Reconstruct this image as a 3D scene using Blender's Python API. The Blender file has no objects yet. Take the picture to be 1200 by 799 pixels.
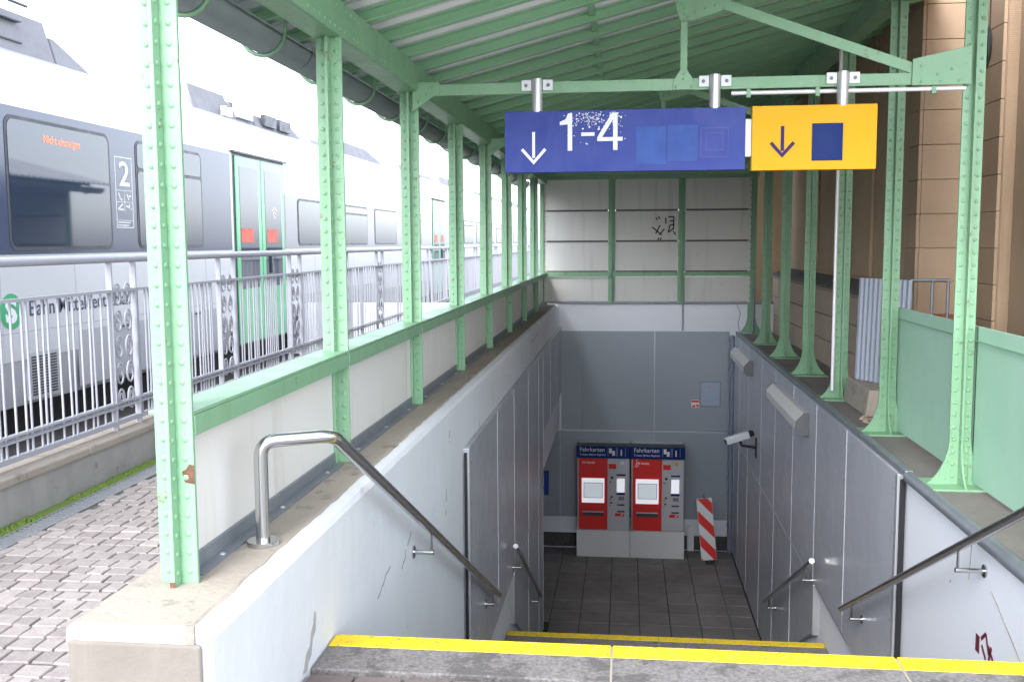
import bpy, bmesh, math, random
from mathutils import Vector, Matrix
random.seed(7)
R = math.radians
sc = bpy.context.scene
col = sc.collection

# ------------------------------------------------------------------ camera
F = 1150.0
cam = bpy.data.cameras.new('camera'); camo = bpy.data.objects.new('camera', cam); col.objects.link(camo)
cam.sensor_width = 36.0; cam.lens = 36.0 * F / 1200.0; cam.clip_start = 0.05; cam.clip_end = 2000
Yd = Vector((134, -116.5, F)).normalized()
_a = 0.006; _b = (116.5 - 134 * _a) / F
Up = -Vector((_a, 1, _b)).normalized()
Xd = Up.cross(Yd)
if Xd.x < 0: Xd = -Xd
# rows: world axes seen in camera axes (x right, y down, z forward)
right = Vector((Xd.x, Yd.x, Up.x)); down = Vector((Xd.y, Yd.y, Up.y)); fwd = Vector((Xd.z, Yd.z, Up.z))
mw = Matrix((( right.x, -down.x, -fwd.x, 0), (right.y, -down.y, -fwd.y, 0), (right.z, -down.z, -fwd.z, 1.6), (0, 0, 0, 1)))
camo.matrix_world = mw
sc.camera = camo

# ------------------------------------------------------------------ world, sun, exposure
SUN_EL, SUN_AZ = 38, 192          # degrees; azimuth clockwise from +Y: low and hazy, behind the camera
w = bpy.data.worlds.new('World'); sc.world = w; w.use_nodes = True
nt = w.node_tree; bg = nt.nodes['Background']
sky = nt.nodes.new('ShaderNodeTexSky'); sky.sky_type = 'NISHITA'; sky.sun_disc = False
sky.sun_elevation = R(SUN_EL); sky.sun_rotation = R(SUN_AZ); sky.air_density = 1.0; sky.dust_density = 1.5
hs = nt.nodes.new('ShaderNodeHueSaturation'); hs.inputs['Saturation'].default_value = 0.22   # overcast: nearly grey light
tint = nt.nodes.new('ShaderNodeMix'); tint.data_type = 'RGBA'; tint.blend_type = 'MULTIPLY'; tint.inputs[0].default_value = 1
tint.inputs[7].default_value = (.94, .98, 1.06, 1)                                              # cool grey cloud
nt.links.new(sky.outputs[0], hs.inputs['Color']); nt.links.new(hs.outputs[0], tint.inputs[6]); nt.links.new(tint.outputs[2], bg.inputs['Color'])
bg.inputs['Strength'].default_value = 0.15
sl = bpy.data.lights.new('sun', 'SUN'); sl.energy = .5; sl.angle = R(20); sl.color = (1, .98, .955)
so = bpy.data.objects.new('sun', sl); col.objects.link(so)
so.rotation_euler = (R(90 - SUN_EL), 0, R(180 - SUN_AZ)); so.location = (-20, -20, 40)
sc.view_settings.view_transform = 'Standard'; sc.view_settings.look = 'None'
sc.view_settings.exposure = 2.35; sc.view_settings.gamma = 1.0; sc.view_settings.use_curve_mapping = False

# ------------------------------------------------------------------ materials
def mat(name, c, rough=.6, metal=0, var=None, streak=None, bump=None, rnd=0, spots=None, emit=0, coat=0, spec=None):
    """var=(scale, amount 0-1, colour2)  streak=(amount, colour, zstretch)  bump=(scale, strength)  rnd = value jitter per piece"""
    m = bpy.data.materials.new(name); m.use_nodes = True
    n = m.node_tree.nodes; L = m.node_tree.links; p = n['Principled BSDF']
    p.inputs['Roughness'].default_value = rough; p.inputs['Metallic'].default_value = metal
    if coat: p.inputs['Coat Weight'].default_value = coat
    if spec is not None: p.inputs['Specular IOR Level'].default_value = spec
    geo = n.new('ShaderNodeNewGeometry'); pos = geo.outputs['Position']
    rgb = n.new('ShaderNodeRGB'); rgb.outputs[0].default_value = (*c, 1); cur = rgb.outputs[0]
    def mix(fac, c2):
        nonlocal cur
        mx = n.new('ShaderNodeMix'); mx.data_type = 'RGBA'
        L.new(fac, mx.inputs[0]); L.new(cur, mx.inputs[6])
        if isinstance(c2, tuple): mx.inputs[7].default_value = (*c2, 1)
        else: L.new(c2, mx.inputs[7])
        cur = mx.outputs[2]
    def ramp(src, a, b, lo, hi):
        mr = n.new('ShaderNodeMapRange'); mr.inputs[1].default_value = a; mr.inputs[2].default_value = b
        mr.inputs[3].default_value = lo; mr.inputs[4].default_value = hi; L.new(src, mr.inputs[0]); return mr.outputs[0]
    def noise(sc_, det=6, vec=None, rg=.6):
        t = n.new('ShaderNodeTexNoise'); t.inputs['Scale'].default_value = sc_; t.inputs['Detail'].default_value = det
        t.inputs['Roughness'].default_value = rg; L.new(vec or pos, t.inputs['Vector']); return t.outputs['Fac']
    if var:
        s_, am, c2 = var
        mix(ramp(noise(s_), .38, .68, 0, am), c2)
    if streak:
        am, c2, zs = streak
        mp = n.new('ShaderNodeMapping'); mp.inputs['Scale'].default_value = (9, 9, zs); L.new(pos, mp.inputs['Vector'])
        mix(ramp(noise(1.0, 5, mp.outputs[0]), .55, .75, 0, am), c2)
    if spots:
        s_, th, c2, am = spots
        mix(ramp(noise(s_, 8, None, .75), th, th + .05, 0, am), c2)
    if rnd:
        oi = n.new('ShaderNodeObjectInfo'); h = n.new('ShaderNodeHueSaturation')
        L.new(ramp(oi.outputs['Random'], 0, 1, 1 - rnd, 1 + rnd), h.inputs['Value']); L.new(cur, h.inputs['Color']); cur = h.outputs[0]
    L.new(cur, p.inputs['Base Color'])
    if not metal and rough > .3: L.new(ramp(noise(7.0), .3, .7, max(.03, rough - .08), min(1, rough + .12)), p.inputs['Roughness'])
    if emit:
        L.new(cur, p.inputs['Emission Color']); p.inputs['Emission Strength'].default_value = emit
    if bump:
        bs, st = bump
        b = n.new('ShaderNodeBump'); b.inputs['Strength'].default_value = st; b.inputs['Distance'].default_value = .01
        L.new(noise(bs, 8), b.inputs['Height']); L.new(b.outputs[0], p.inputs['Normal'])
    return m

G = (.215, .385, .23)
M = {}
M['green'] = mat('green_paint', G, .42, var=(3, .5, (.175, .36, .205)), streak=(.5, (.17, .24, .14), .9), spots=(11, .61, (.14, .09, .05), .75), bump=(40, .2))
M['green_lit'] = mat('green_paint_lit', (.33, .58, .35), .5, var=(2, .5, (.26, .48, .28)), spots=(4, .69, (.20, .15, .08), .5))  # the canopy's green, lightened: light on the underside is put into the colour
M['green_sheet'] = mat('green_sheet_paint', (.40, .63, .48), .4, var=(.8, .8, (.32, .56, .40)), spots=(9, .72, (.55, .65, .58), .6))
M['rust'] = mat('rust', (.10, .05, .035), .85, var=(30, .8, (.18, .08, .04)), bump=(60, .5))
M['galv'] = mat('galvanised_sheet', (.86, .86, .87), .32, .15, var=(2, .4, (.68, .68, .7)))
M['white_wall'] = mat('painted_concrete', (.72, .735, .765), .75, var=(1.6, .45, (.62, .635, .665)), streak=(.06, (.50, .50, .50), 1.2),
                      spots=(7, .64, (.45, .44, .43), .5), bump=(14, .35))
M['white_wall_r'] = mat('painted_concrete_right', (.80, .81, .85), .75, var=(1.3, .3, (.73, .74, .78)), spots=(5, .655, (.55, .53, .51), .4), bump=(14, .3))
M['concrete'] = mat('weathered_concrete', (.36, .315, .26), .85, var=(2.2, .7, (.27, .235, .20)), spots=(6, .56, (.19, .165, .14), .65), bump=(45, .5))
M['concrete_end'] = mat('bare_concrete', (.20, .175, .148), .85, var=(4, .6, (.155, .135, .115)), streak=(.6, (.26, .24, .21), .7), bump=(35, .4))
M['clad'] = mat('grey_cladding', (.44, .45, .485), .36, streak=(.22, (.30, .30, .32), .7), spots=(11, .66, (.25, .25, .26), .5), var=(1.4, .6, (.36, .37, .405)), rnd=.04)
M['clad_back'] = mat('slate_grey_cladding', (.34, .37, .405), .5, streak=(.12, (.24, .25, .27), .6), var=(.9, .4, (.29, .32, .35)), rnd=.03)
M['joint_light'] = mat('pale_joint_strip', (.82, .83, .86), .5)
M['damp'] = mat('damp_plaster', (.42, .41, .40), .85, var=(30, .6, (.35, .34, .33)))
M['alu'] = mat('aluminium_trim', (.66, .67, .70), .35, .7)
M['steel'] = mat('brushed_steel', (.56, .56, .56), .22, 1.0)
M['steel_pole'] = mat('pole_steel', (.55, .55, .56), .35, .5)
M['steel_dark'] = mat('dark_tube', (.09, .09, .10), .32, .6)
M['cream'] = mat('cream_board', (.74, .715, .675), .6, var=(1.1, .5, (.66, .635, .59)), streak=(.5, (.47, .44, .39), .6), spots=(9, .63, (.40, .36, .30), .5), rnd=.03)
M['zinc'] = mat('zinc_flashing', (.24, .26, .29), .5, .5, var=(7, .5, (.33, .35, .37)))
M['gutter'] = mat('gutter_zinc', (.16, .19, .19), .5, .3, var=(3, .5, (.11, .13, .13)))
M['granite'] = mat('granite_step', (.24, .222, .215), .85, var=(75, 1, (.115, .105, .102)), spots=(3, .53, (.075, .07, .066), .7), bump=(160, .6))
M['yellow_paint'] = mat('yellow_line_paint', (.78, .56, .012), .6, var=(6, .35, (.66, .46, .03)), spots=(38, .55, (.20, .17, .11), .8), bump=(120, .3))
M['red_brick'] = mat('clinker', (.14, .112, .104), .9, var=(20, .6, (.10, .082, .077)), rnd=.2, bump=(60, .5))
M['slab'] = mat('floor_slab', (.25, .232, .218), .45, var=(1.6, .8, (.14, .13, .122)), spots=(5, .67, (.05, .05, .05), .7), rnd=.10, bump=(80, .25))
M['grout'] = mat('dark_joint', (.05, .048, .045), .9)
M['black'] = mat('black', (.012, .012, .014), .6)
M['soot'] = mat('dark_pebble', (.055, .053, .05), .9, var=(60, .9, (.16, .15, .14)), bump=(60, 1))
M['blue'] = mat('sign_blue', (.034, .056, .27), .5, spec=.25, var=(5, .6, (.055, .078, .31)), streak=(.4, (.10, .12, .36), 1.5))
M['sign_white'] = mat('sign_white', (.78, .79, .80), .5)
M['patch'] = mat('sign_patch', (.045, .088, .30), .55, spec=.2, var=(9, .5, (.06, .13, .45)))
M['ghost'] = mat('sign_ghost', (.05, .058, .27), .5)
M['yellow'] = mat('sign_yellow', (.78, .39, .014), .55, spec=.2, var=(2, .15, (.78, .42, .02)))
M['navy'] = mat('navy', (.006, .024, .14), .55, spec=.2)
M['arrow_navy'] = mat('arrow_navy', (.045, .025, .11), .6, spec=.2)
M['red'] = mat('machine_red', (.80, .03, .025), .4)
M['mgrey'] = mat('machine_grey', (.55, .55, .57), .45)
M['mwhite'] = mat('machine_plinth', (.78, .78, .78), .6, var=(3, .35, (.68, .67, .66)))
M['screen'] = mat('lit_screen', (.50, .54, .58), .3, emit=.14)
M['bright'] = mat('white_frame_glow', (.85, .87, .92), .4, emit=.12)  # white frame, also card screen; weak glow added to make it look bright
M['dark_grey'] = mat('dark_plastic', (.06, .06, .065), .5)
M['stripe_red'] = mat('reflective_red', (.85, .03, .02), .4)
M['stripe_white'] = mat('reflective_white', (.88, .88, .86), .4)
M['render'] = mat('tan_render', (.50, .355, .235), .9, var=(1.2, .6, (.42, .295, .195)), streak=(.25, (.18, .125, .085), .6), bump=(70, .35))
M['block'] = mat('tan_block', (.45, .32, .215), .9, var=(2.0, .6, (.38, .27, .18)), spots=(3, .68, (.17, .13, .10), .5), rnd=.05, bump=(60, .35))
M['plinth'] = mat('plinth_stone', (.46, .36, .28), .9, var=(2.0, .6, (.38, .29, .22)), rnd=.04, bump=(60, .4))
M['sill'] = mat('slate_sill', (.14, .13, .125), .8)
M['ledge'] = mat('ledge_stone', (.20, .18, .165), .85, var=(5, .6, (.14, .125, .115)), bump=(40, .4))
M['sett'] = mat('granite_sett', (.33, .29, .27), .7, var=(18, .7, (.235, .205, .19)), rnd=.17, bump=(70, .6))
M['joint'] = mat('sett_joint', (.12, .10, .085), .95, var=(15, .8, (.08, .07, .06)))
M['low_wall'] = mat('stained_render', (.36, .35, .335), .85, var=(2.5, .7, (.27, .26, .245)), streak=(.4, (.20, .19, .175), .8), spots=(6, .60, (.17, .16, .14), .6), bump=(20, .5))
M['drain'] = mat('drain_steel', (.22, .23, .24), .6)
M['moss'] = mat('moss', (.095, .165, .02), .95, var=(14, .8, (.15, .20, .04)))
M['asphalt'] = mat('paving_asphalt', (.26, .25, .24), .9, var=(5, .5, (.20, .19, .185)), bump=(90, .5))
M['forecourt'] = mat('forecourt_paving', (.46, .45, .43), .9, var=(3, .5, (.38, .37, .35)), bump=(50, .4))
M['ballast'] = mat('ballast', (.07, .065, .06), .95, var=(12, .8, (.12, .11, .10)), bump=(20, 1))
M['train_white'] = mat('train_white', (.60, .61, .635), .28, .15, coat=.3)
M['train_skirt'] = mat('train_skirt', (.42, .42, .45), .4)
M['train_band'] = mat('train_band', (.06, .078, .135), .16, spec=.6)
M['train_band_sheen'] = mat('train_band_sheen', (.26, .26, .29), .22, spec=.5)  # same dark band, with the grazing sky reflection put into its colour
M['train_glass'] = mat('train_glass', (.03, .045, .075), .04, spec=.8)
M['train_seal'] = mat('window_seal', (.035, .04, .055), .4)
M['train_green'] = mat('train_green', (.10, .52, .23), .25, coat=.3)
M['train_roof'] = mat('train_roof_grey', (.23, .23, .25), .6, var=(4, .5, (.16, .16, .18)))
M['s_green'] = mat('logo_green', (.05, .38, .16), .4)
M['text_dark'] = mat('lettering_dark', (.05, .06, .10), .5)
M['led'] = mat('led_text', (.9, .25, .15), .5, emit=.22)
M['fence'] = mat('fence_paint', (.34, .345, .38), .45)
M['graffiti'] = mat('graffiti_black', (.02, .02, .02), .6)
M['maroon'] = mat('graffiti_maroon', (.13, .01, .025), .6)
M['pipe'] = mat('pipe_paint', (.20, .235, .31), .45)
M['pale_blue'] = mat('hatch_paint', (.38, .45, .56), .5)
M['lamp_end'] = mat('lamp_end_cap', (.15, .15, .155), .5)
M['lamp'] = mat('lamp_cover', (.62, .60, .57), .4)
M['brick'] = mat('broken_brick', (.34, .12, .06), .95, rnd=.2, bump=(50, .7))
M['orange_red'] = mat('door_red', (.75, .10, .05), .5)

# ------------------------------------------------------------------ helpers
W = {}                                            # world matrix of everything built
def _link(o, world, parent):
    col.objects.link(o); W[o] = world
    if parent is not None:
        o.parent = parent; o.matrix_parent_inverse = W[parent].inverted()
    o.matrix_basis = world
    return o
def thing(name, label, cat, loc, group=None, kind=None):
    o = bpy.data.objects.new(name, None); o.empty_display_size = .1
    _link(o, Matrix.Translation(Vector(loc)), None)
    tag(o, label, cat, group, kind); return o
def tag(o, label=None, cat=None, group=None, kind=None):
    if label: o['label'] = label
    if cat: o['category'] = cat
    if group: o['group'] = group
    if kind: o['kind'] = kind
    return o
class MB:
    def __init__(s): s.v = []; s.f = []; s.sm = []
    def add(s, vs, fs, smooth=False):
        k = len(s.v); s.v += [Vector(v) for v in vs]
        s.f += [[i + k for i in f] for f in fs]; s.sm += [smooth] * len(fs); return s
    def box(s, x0, x1, y0, y1, z0, z1):
        x0, x1 = min(x0, x1), max(x0, x1); y0, y1 = min(y0, y1), max(y0, y1); z0, z1 = min(z0, z1), max(z0, z1)
        return s.add([(x0, y0, z0), (x1, y0, z0), (x1, y1, z0), (x0, y1, z0), (x0, y0, z1), (x1, y0, z1), (x1, y1, z1), (x0, y1, z1)],
              [(0, 3, 2, 1), (4, 5, 6, 7), (0, 1, 5, 4), (1, 2, 6, 5), (2, 3, 7, 6), (3, 0, 4, 7)])
    def hexa(s, a, b):                            # two quads (lists of 4 points) joined to a solid
        return s.add(list(a) + list(b), [(0, 3, 2, 1), (4, 5, 6, 7), (0, 1, 5, 4), (1, 2, 6, 5), (2, 3, 7, 6), (3, 0, 4, 7)])
    def prism(s, pts, ax, a, b, smooth=False):    # polygon (2D) extruded along axis ax from a to b
        def P(u, v, t):
            return {'x': (t, u, v), 'y': (u, t, v), 'z': (u, v, t)}[ax]
        n = len(pts); vs = [P(u, v, a) for u, v in pts] + [P(u, v, b) for u, v in pts]
        s.add(vs, [tuple(range(n))[::-1], tuple(range(n, 2 * n))])
        k = len(s.v) - 2 * n
        for i in range(n):
            j = (i + 1) % n; s.f.append([k + i, k + j, k + n + j, k + n + i]); s.sm.append(smooth)
        return s
    def tube(s, pts, r, seg=10, caps=True):
        pts = [Vector(p) for p in pts]; n = len(pts); rings = []
        t0 = (pts[1] - pts[0]).normalized(); u = t0.orthogonal().normalized()
        for i, p in enumerate(pts):
            if i == 0: t = t0
            elif i == n - 1: t = (pts[-1] - pts[-2]).normalized()
            else: t = ((pts[i + 1] - p).normalized() + (p - pts[i - 1]).normalized()).normalized()
            u = (u - t * u.dot(t)).normalized(); v = t.cross(u)
            rr = r[i] if isinstance(r, (list, tuple)) else r
            rings.append([p + (u * math.cos(2 * math.pi * k / seg) + v * math.sin(2 * math.pi * k / seg)) * rr for k in range(seg)])
        vs = [q for g in rings for q in g]; fs = []
        for i in range(n - 1):
            for k in range(seg):
                a = i * seg + k; b = i * seg + (k + 1) % seg; fs.append((a, b, b + seg, a + seg))
        s.add(vs, fs, True)
        if caps:
            s.add(rings[0], [tuple(range(seg))[::-1]]); s.add(rings[-1], [tuple(range(seg))])
        return s
    def dome(s, c, nrm, r, h=None, seg=7):
        c = Vector(c); nrm = Vector(nrm).normalized(); u = nrm.orthogonal().normalized(); v = nrm.cross(u); h = h or r * .5
        vs = []
        for rr, hh in ((1, 0), (.72, .72)):
            for k in range(seg):
                a = 2 * math.pi * k / seg; vs.append(c + (u * math.cos(a) + v * math.sin(a)) * r * rr + nrm * h * hh)
        vs.append(c + nrm * h); fs = []
        for k in range(seg):
            j = (k + 1) % seg; fs.append((k, j, seg + j, seg + k)); fs.append((seg + k, seg + j, 2 * seg))
        return s.add(vs, fs, True)
    def build(s, name, m, parent=None, bevel=0, loc=None, bseg=2):
        c = [min(p[i] for p in s.v) for i in range(3)]; d = [max(p[i] for p in s.v) for i in range(3)]
        o3 = Vector(loc) if loc is not None else Vector(((c[0] + d[0]) / 2, (c[1] + d[1]) / 2, c[2]))
        me = bpy.data.meshes.new(name); me.from_pydata([tuple(p - o3) for p in s.v], [], s.f)
        me.polygons.foreach_set('use_smooth', s.sm); me.materials.append(M[m] if isinstance(m, str) else m)
        bm = bmesh.new(); bm.from_mesh(me); bmesh.ops.recalc_face_normals(bm, faces=bm.faces); bm.to_mesh(me); bm.free()
        me.update(); o = bpy.data.objects.new(name, me); _link(o, Matrix.Translation(o3), parent)
        if bevel:
            b = o.modifiers.new('bevel', 'BEVEL'); b.width = bevel; b.segments = bseg; b.limit_method = 'ANGLE'; b.angle_limit = R(40)
        return o
def inst(src, name, world, parent):               # another piece that shares the mesh of src
    o = bpy.data.objects.new(name, src.data); _link(o, world, parent)
    for md in src.modifiers:
        b = o.modifiers.new(md.name, md.type); b.width = md.width; b.segments = md.segments; b.limit_method = md.limit_method; b.angle_limit = md.angle_limit
    return o
def box(name, m, parent, x0, x1, y0, y1, z0, z1, bevel=0): return MB().box(x0, x1, y0, y1, z0, z1).build(name, m, parent, bevel)
def text(name, s, m, parent, at, rt, up, size, align='LEFT', bold=0.0, width=None):
    """flat lettering lying on a surface: at = baseline start, rt / up = directions, size = cap height"""
    cu = bpy.data.curves.new('t', 'FONT'); cu.body = s; cu.size = 1; cu.align_x = align; cu.offset = bold; cu.resolution_u = 3
    cu.extrude = .002 / size
    o = bpy.data.objects.new('t', cu); col.objects.link(o); bpy.context.view_layer.update()
    me = bpy.data.meshes.new_from_object(o.evaluated_get(bpy.context.evaluated_depsgraph_get()))
    bpy.data.objects.remove(o); rt = Vector(rt).normalized(); up = Vector(up).normalized(); nn = rt.cross(up)
    k = size / .69; kx = k
    if width:
        xs = [v.co.x for v in me.vertices]; kx = width / (max(xs) - min(xs))
    A = Matrix(((rt.x * kx, up.x * k, nn.x * k, 0), (rt.y * kx, up.y * k, nn.y * k, 0), (rt.z * kx, up.z * k, nn.z * k, 0), (0, 0, 0, 1)))
    me.transform(A); me.name = name; me.materials.clear(); me.materials.append(M[m])
    ob = bpy.data.objects.new(name, me); _link(ob, Matrix.Translation(Vector(at)), parent); return ob
def strokes(name, m, parent, lines, y=None, x=None, wd=.02, t=.003, sign=-1):
    """flat brush strokes on a plane y = const (coords X,Z) or x = const (coords Y,Z)"""
    b = MB()
    for (u0, v0, u1, v1) in lines:
        d = Vector((u1 - u0, v1 - v0)); d.normalize(); q = Vector((-d.y, d.x)) * wd / 2
        pts = [(u0 + q.x, v0 + q.y), (u1 + q.x, v1 + q.y), (u1 - q.x, v1 - q.y), (u0 - q.x, v0 - q.y)]
        if y is not None: b.prism(pts, 'y', y, y + sign * t)
        else: b.prism(pts, 'x', x, x + sign * t)
    return b.build(name, m, parent)

def loft(name, prof, ya, yb_, step, jit, m, parent):
    b = MB(); n = len(prof); ys_ = []; y = ya
    while y < yb_ - step * .5: ys_.append(y); y += step
    ys_.append(yb_); vs = []
    for y in ys_:
        for (u, v, j) in prof: vs.append((u + random.gauss(0, jit) * j, y, v + random.gauss(0, jit) * j))
    fs = [tuple(range(n))[::-1], tuple(range(len(vs) - n, len(vs)))]
    for i in range(len(ys_) - 1):
        for k in range(n): fs.append((i * n + k, i * n + (k + 1) % n, (i + 1) * n + (k + 1) % n, (i + 1) * n + k))
    b.add(vs, fs); return b.build(name, m, parent)
CY = [2.78 + 1.67 * k for k in range(9)]          # column rows
XL, XR = -1.35, 2.01                               # column lines
ZP, ZL, ZF, ZT = .57, .11, -3.57, .10              # parapet top, right ledge, underpass floor, stair head
WL, WR, YB = -1.11, 1.825, 16.35                   # stairwell faces
def stair_z(y):                                    # nosing line of the flights
    if y < 3.55: return ZT
    if y < 7.71: return ZT - (y - 3.55) * .5
    if y < 8.95: return -2.08
    if y < 11.74: return -2.08 - (y - 8.95) * .53
    return ZF

# ================================================================== SETTING
g = MB()
def sheet(b, x0, x1, y0, y1, z): b.add([(x0, y0, z), (x1, y0, z), (x1, y1, z), (x0, y1, z)], [(0, 1, 2, 3)])
tb = MB(); sheet(tb, -400, -3.72, -400, 600, -.30); tag(tb.build('track_bed', 'ballast'), kind='structure')
for r in ((-3.72, -1.5, -400, 600), (-1.5, 2.5, -400, 2.5), (-1.5, 2.5, 16.6, 600), (2.5, 400, -400, 600)): sheet(g, *r, -.03)
g.add([(-3.72, -400, -.3), (-3.72, 600, -.3), (-3.72, 600, -.03), (-3.72, -400, -.03)], [(0, 1, 2, 3)])
tag(g.build('ground', 'forecourt'), kind='structure')

pv = MB(); sheet(pv, -3.26, -1.46, -6, 16.6, -.008)
paving = tag(pv.build('sett_paving', 'joint'), kind='structure')
# setts: individual stones near the camera, the far ones joined
setts = []
y = 2.2; row = 0
while y < 12:
    d = random.uniform(.09, .115)
    x = -3.25 + random.uniform(-.05, .05); yb = y
    while x < -1.53:
        wd = random.uniform(.075, .12)
        setts.append((x + wd / 2, y + d / 2 + .012 * math.sin(x * 2.1 + row) + random.uniform(-.006, .006), wd, d)); x += wd + .009
    y += d + .009; row += 1
CP = Vector((0, 0, 1.6))
def in_view(x, y, z=0):
    v = Vector((x, y, z)) - CP; q = Vector((v.dot(right), v.dot(down), v.dot(fwd)))
    px, py = 600 + F * q.x / q.z, 399.5 + F * q.y / q.z
    return -25 < px < 1225 and -25 < py < 825, q.z
vis = sorted([s for s in setts if in_view(s[0], s[1])[0]], key=lambda s: (Vector((s[0], s[1], 0)) - CP).length)
def sett_mesh(b, cx, cy, wd, d, zt, h=.05):
    j = lambda a: random.uniform(-a, a)
    lo = [(cx - wd / 2 + j(.004), cy - d / 2 + j(.004)), (cx + wd / 2 + j(.004), cy - d / 2 + j(.004)), (cx + wd / 2 + j(.004), cy + d / 2 + j(.004)), (cx - wd / 2 + j(.004), cy + d / 2 + j(.004))]
    c = Vector((cx, cy)); up_ = []
    for (px, py) in lo:
        q = c + (Vector((px, py)) - c) * .93; up_.append((q.x, q.y, zt + j(.001)))
    md = [(px, py, zt - .006) for px, py in lo]; bt = [(px, py, zt - h) for px, py in lo]
    k = [up_, md, bt]; vs = up_ + md + bt
    fs = [(0, 1, 2, 3)]
    for a in (0, 4):
        for i in range(4): fs.append((a + i, a + (i + 1) % 4, a + 4 + (i + 1) % 4, a + 4 + i))
    b.add(vs, fs)
protos = []
for i in range(12):
    b = MB(); sett_mesh(b, 0, 0, .11, .13, .05, .05); protos.append(b)
pm = []
for i, s in enumerate(vis[:300]):
    m4 = Matrix.Translation((s[0], s[1], -.048 + random.uniform(-.0012, .0012))) @ Matrix.Rotation(random.uniform(-.03, .03), 4, 'Z') @ Matrix.Diagonal((s[2] / .11, s[3] / .13, 1, 1))
    if i < 12:
        o = protos[i].build('sett', 'sett', paving, loc=(0, 0, 0)); W[o] = m4; o.matrix_basis = m4; pm.append(o)
    else: inst(pm[i % 12], 'sett', m4, paving)
far = MB(); done = set(vis[:300])
for s in setts:
    if s not in done and s[1] < 11: sett_mesh(far, s[0], s[1], s[2], s[3], random.uniform(-.002, .005))
fo = far.build('far_setts', 'sett', paving); fo['kind'] = 'stuff'

# stair head paving and staircase
hd = MB(); sheet(hd, WL, 6, -8, 3.2, ZT - .012); hd.box(WL, 6, -8, 3.2, -.02, ZT - .015)
head = tag(hd.build('stair_head_paving', 'asphalt'), kind='structure')
bp = None
for i in range(4):
    for k in range(17):
        x0 = WL + .02 + (k + .5 * (i % 2)) * .17
        m4 = Matrix.Translation((x0 + .08, 3.16 - i * .085, ZT - .04))
        if bp is None: bp = MB().box(-.079, .079, -.039, .039, 0, .043).build('clinker', 'red_brick', head, .004, loc=(0, 0, 0)); W[bp] = m4; bp.matrix_basis = m4
        else: inst(bp, 'clinker', m4, head)
stairs = MB(); prof = [(3.55, -.5)]
prof = []
def flight(y, z, n, run, rise):
    out = []
    for i in range(n):
        out += [(y + i * run, z - i * rise), (y + i * run, z - (i + 1) * rise)]
    return out
pf = [(3.2, ZT - .16)] + flight(3.55, ZT - .16, 13, .32, 2.18 / 14) + [(8.95, -2.08 - .001)] + flight(8.95, -2.081, 10, .31, 1.49 / 10)[1:] + [(11.74, -3.9), (3.2, -3.9)]
stairs.prism(pf, 'x', WL + .002, WR - .002)
st = tag(stairs.build('staircase', 'granite'), kind='structure')
def nosing(y, z, xs, name='step_block'):
    for a, b in zip(xs[:-1], xs[1:]):
        nb = box(name, 'granite', st, a + .003, b - .003, y - .30, y, z - .155, z, .006)
        if b < xs[-1]: MB().box(b - .004, b + .004, y - .29, y - .001, z - .15, z - .003).build('mortar', 'concrete', nb)
        MB().box(a + .004, b - .004, y - .105, y + .002, z - .05, z + .0025).build('edge_stripe', 'yellow_paint', nb, .004)
nosing(3.55, ZT, [WL + .003, -.045, .975, WR - .003])
nosing(8.95, -2.08 + .004, [WL + .003, .32, WR - .003])

# underpass floor of slabs
uf = MB(); uf.box(-9, WR, 11.74, YB + .1, ZF - .3, ZF - .02)
floor = tag(uf.build('underpass_floor', 'grout'), kind='structure')
sp = None; S = .41
for j in range(12):
    for i in range(-5, 8):
        x0 = -1.02 + i * S; y0 = 11.76 + j * S
        fx_ = min(1, (WR - .06 - x0) / S)
        if fx_ < .15 or (x0 < -1.1 and y0 < 12.6) or y0 + S > YB + .12: continue
        m4 = Matrix.Translation((x0 + S * fx_ / 2, y0 + S / 2, ZF - .04 + random.uniform(-.0015, .0015))) @ Matrix.Diagonal((fx_, 1, 1, 1))
        if sp is None: sp = MB().box(-S / 2 + .006, S / 2 - .006, -S / 2 + .006, S / 2 - .006, 0, .04).build('slab', 'slab', floor, .004, loc=(0, 0, 0)); W[sp] = m4; sp.matrix_basis = m4
        else: inst(sp, 'slab', m4, floor)

# ================================================================== WALLS OF THE STAIRWELL
t = thing('parapet_wall', 'whitewashed parapet wall left of the stairs with bare concrete top', 'wall', (-1.3, 9, 0))
loft('wall', [(-1.52, -.3, 0), (WL, -.3, 0), (WL, .2, .3), (WL, ZP - .04, 1), (WL - .012, ZP - .016, 1.6), (WL - .04, ZP - .004, 1.2), (-1.5, ZP - .01, 0), (-1.52, ZP - .05, 0)], 2.463, YB, .07, .0007, 'white_wall', t)
b = MB(); b.box(-1.45, WL - .0005, 2.47, 12.66, -3.9, -.301); b.box(-1.45, WL - .0005, 12.66, YB, -1.5, -.301); b.build('lower_wall', 'white_wall', t)
loft('coping', [(-1.53, ZP - .06, .6), (WL - .05, ZP - .06, 0), (WL - .052, ZP - .004, 2.0), (WL - .062, ZP + .002, 1.0), (-1.3, ZP + .001, .6), (-1.505, ZP, 1.2), (-1.525, ZP - .02, 1.5)], 2.452, YB - .02, .09, .0013, 'concrete', t)
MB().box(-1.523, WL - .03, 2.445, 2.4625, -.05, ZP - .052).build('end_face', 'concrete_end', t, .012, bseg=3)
MB().prism([(3.17, .11), (3.22, .10), (3.235, .125), (3.27, .14), (3.29, .19), (3.325, .21), (3.335, .27), (3.315, .285), (3.295, .24), (3.27, .22), (3.255, .18), (3.21, .165), (3.19, .13)], 'x', WL, WL + .001).build('damp_patch', 'damp', t)
random.seed(3)
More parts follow.
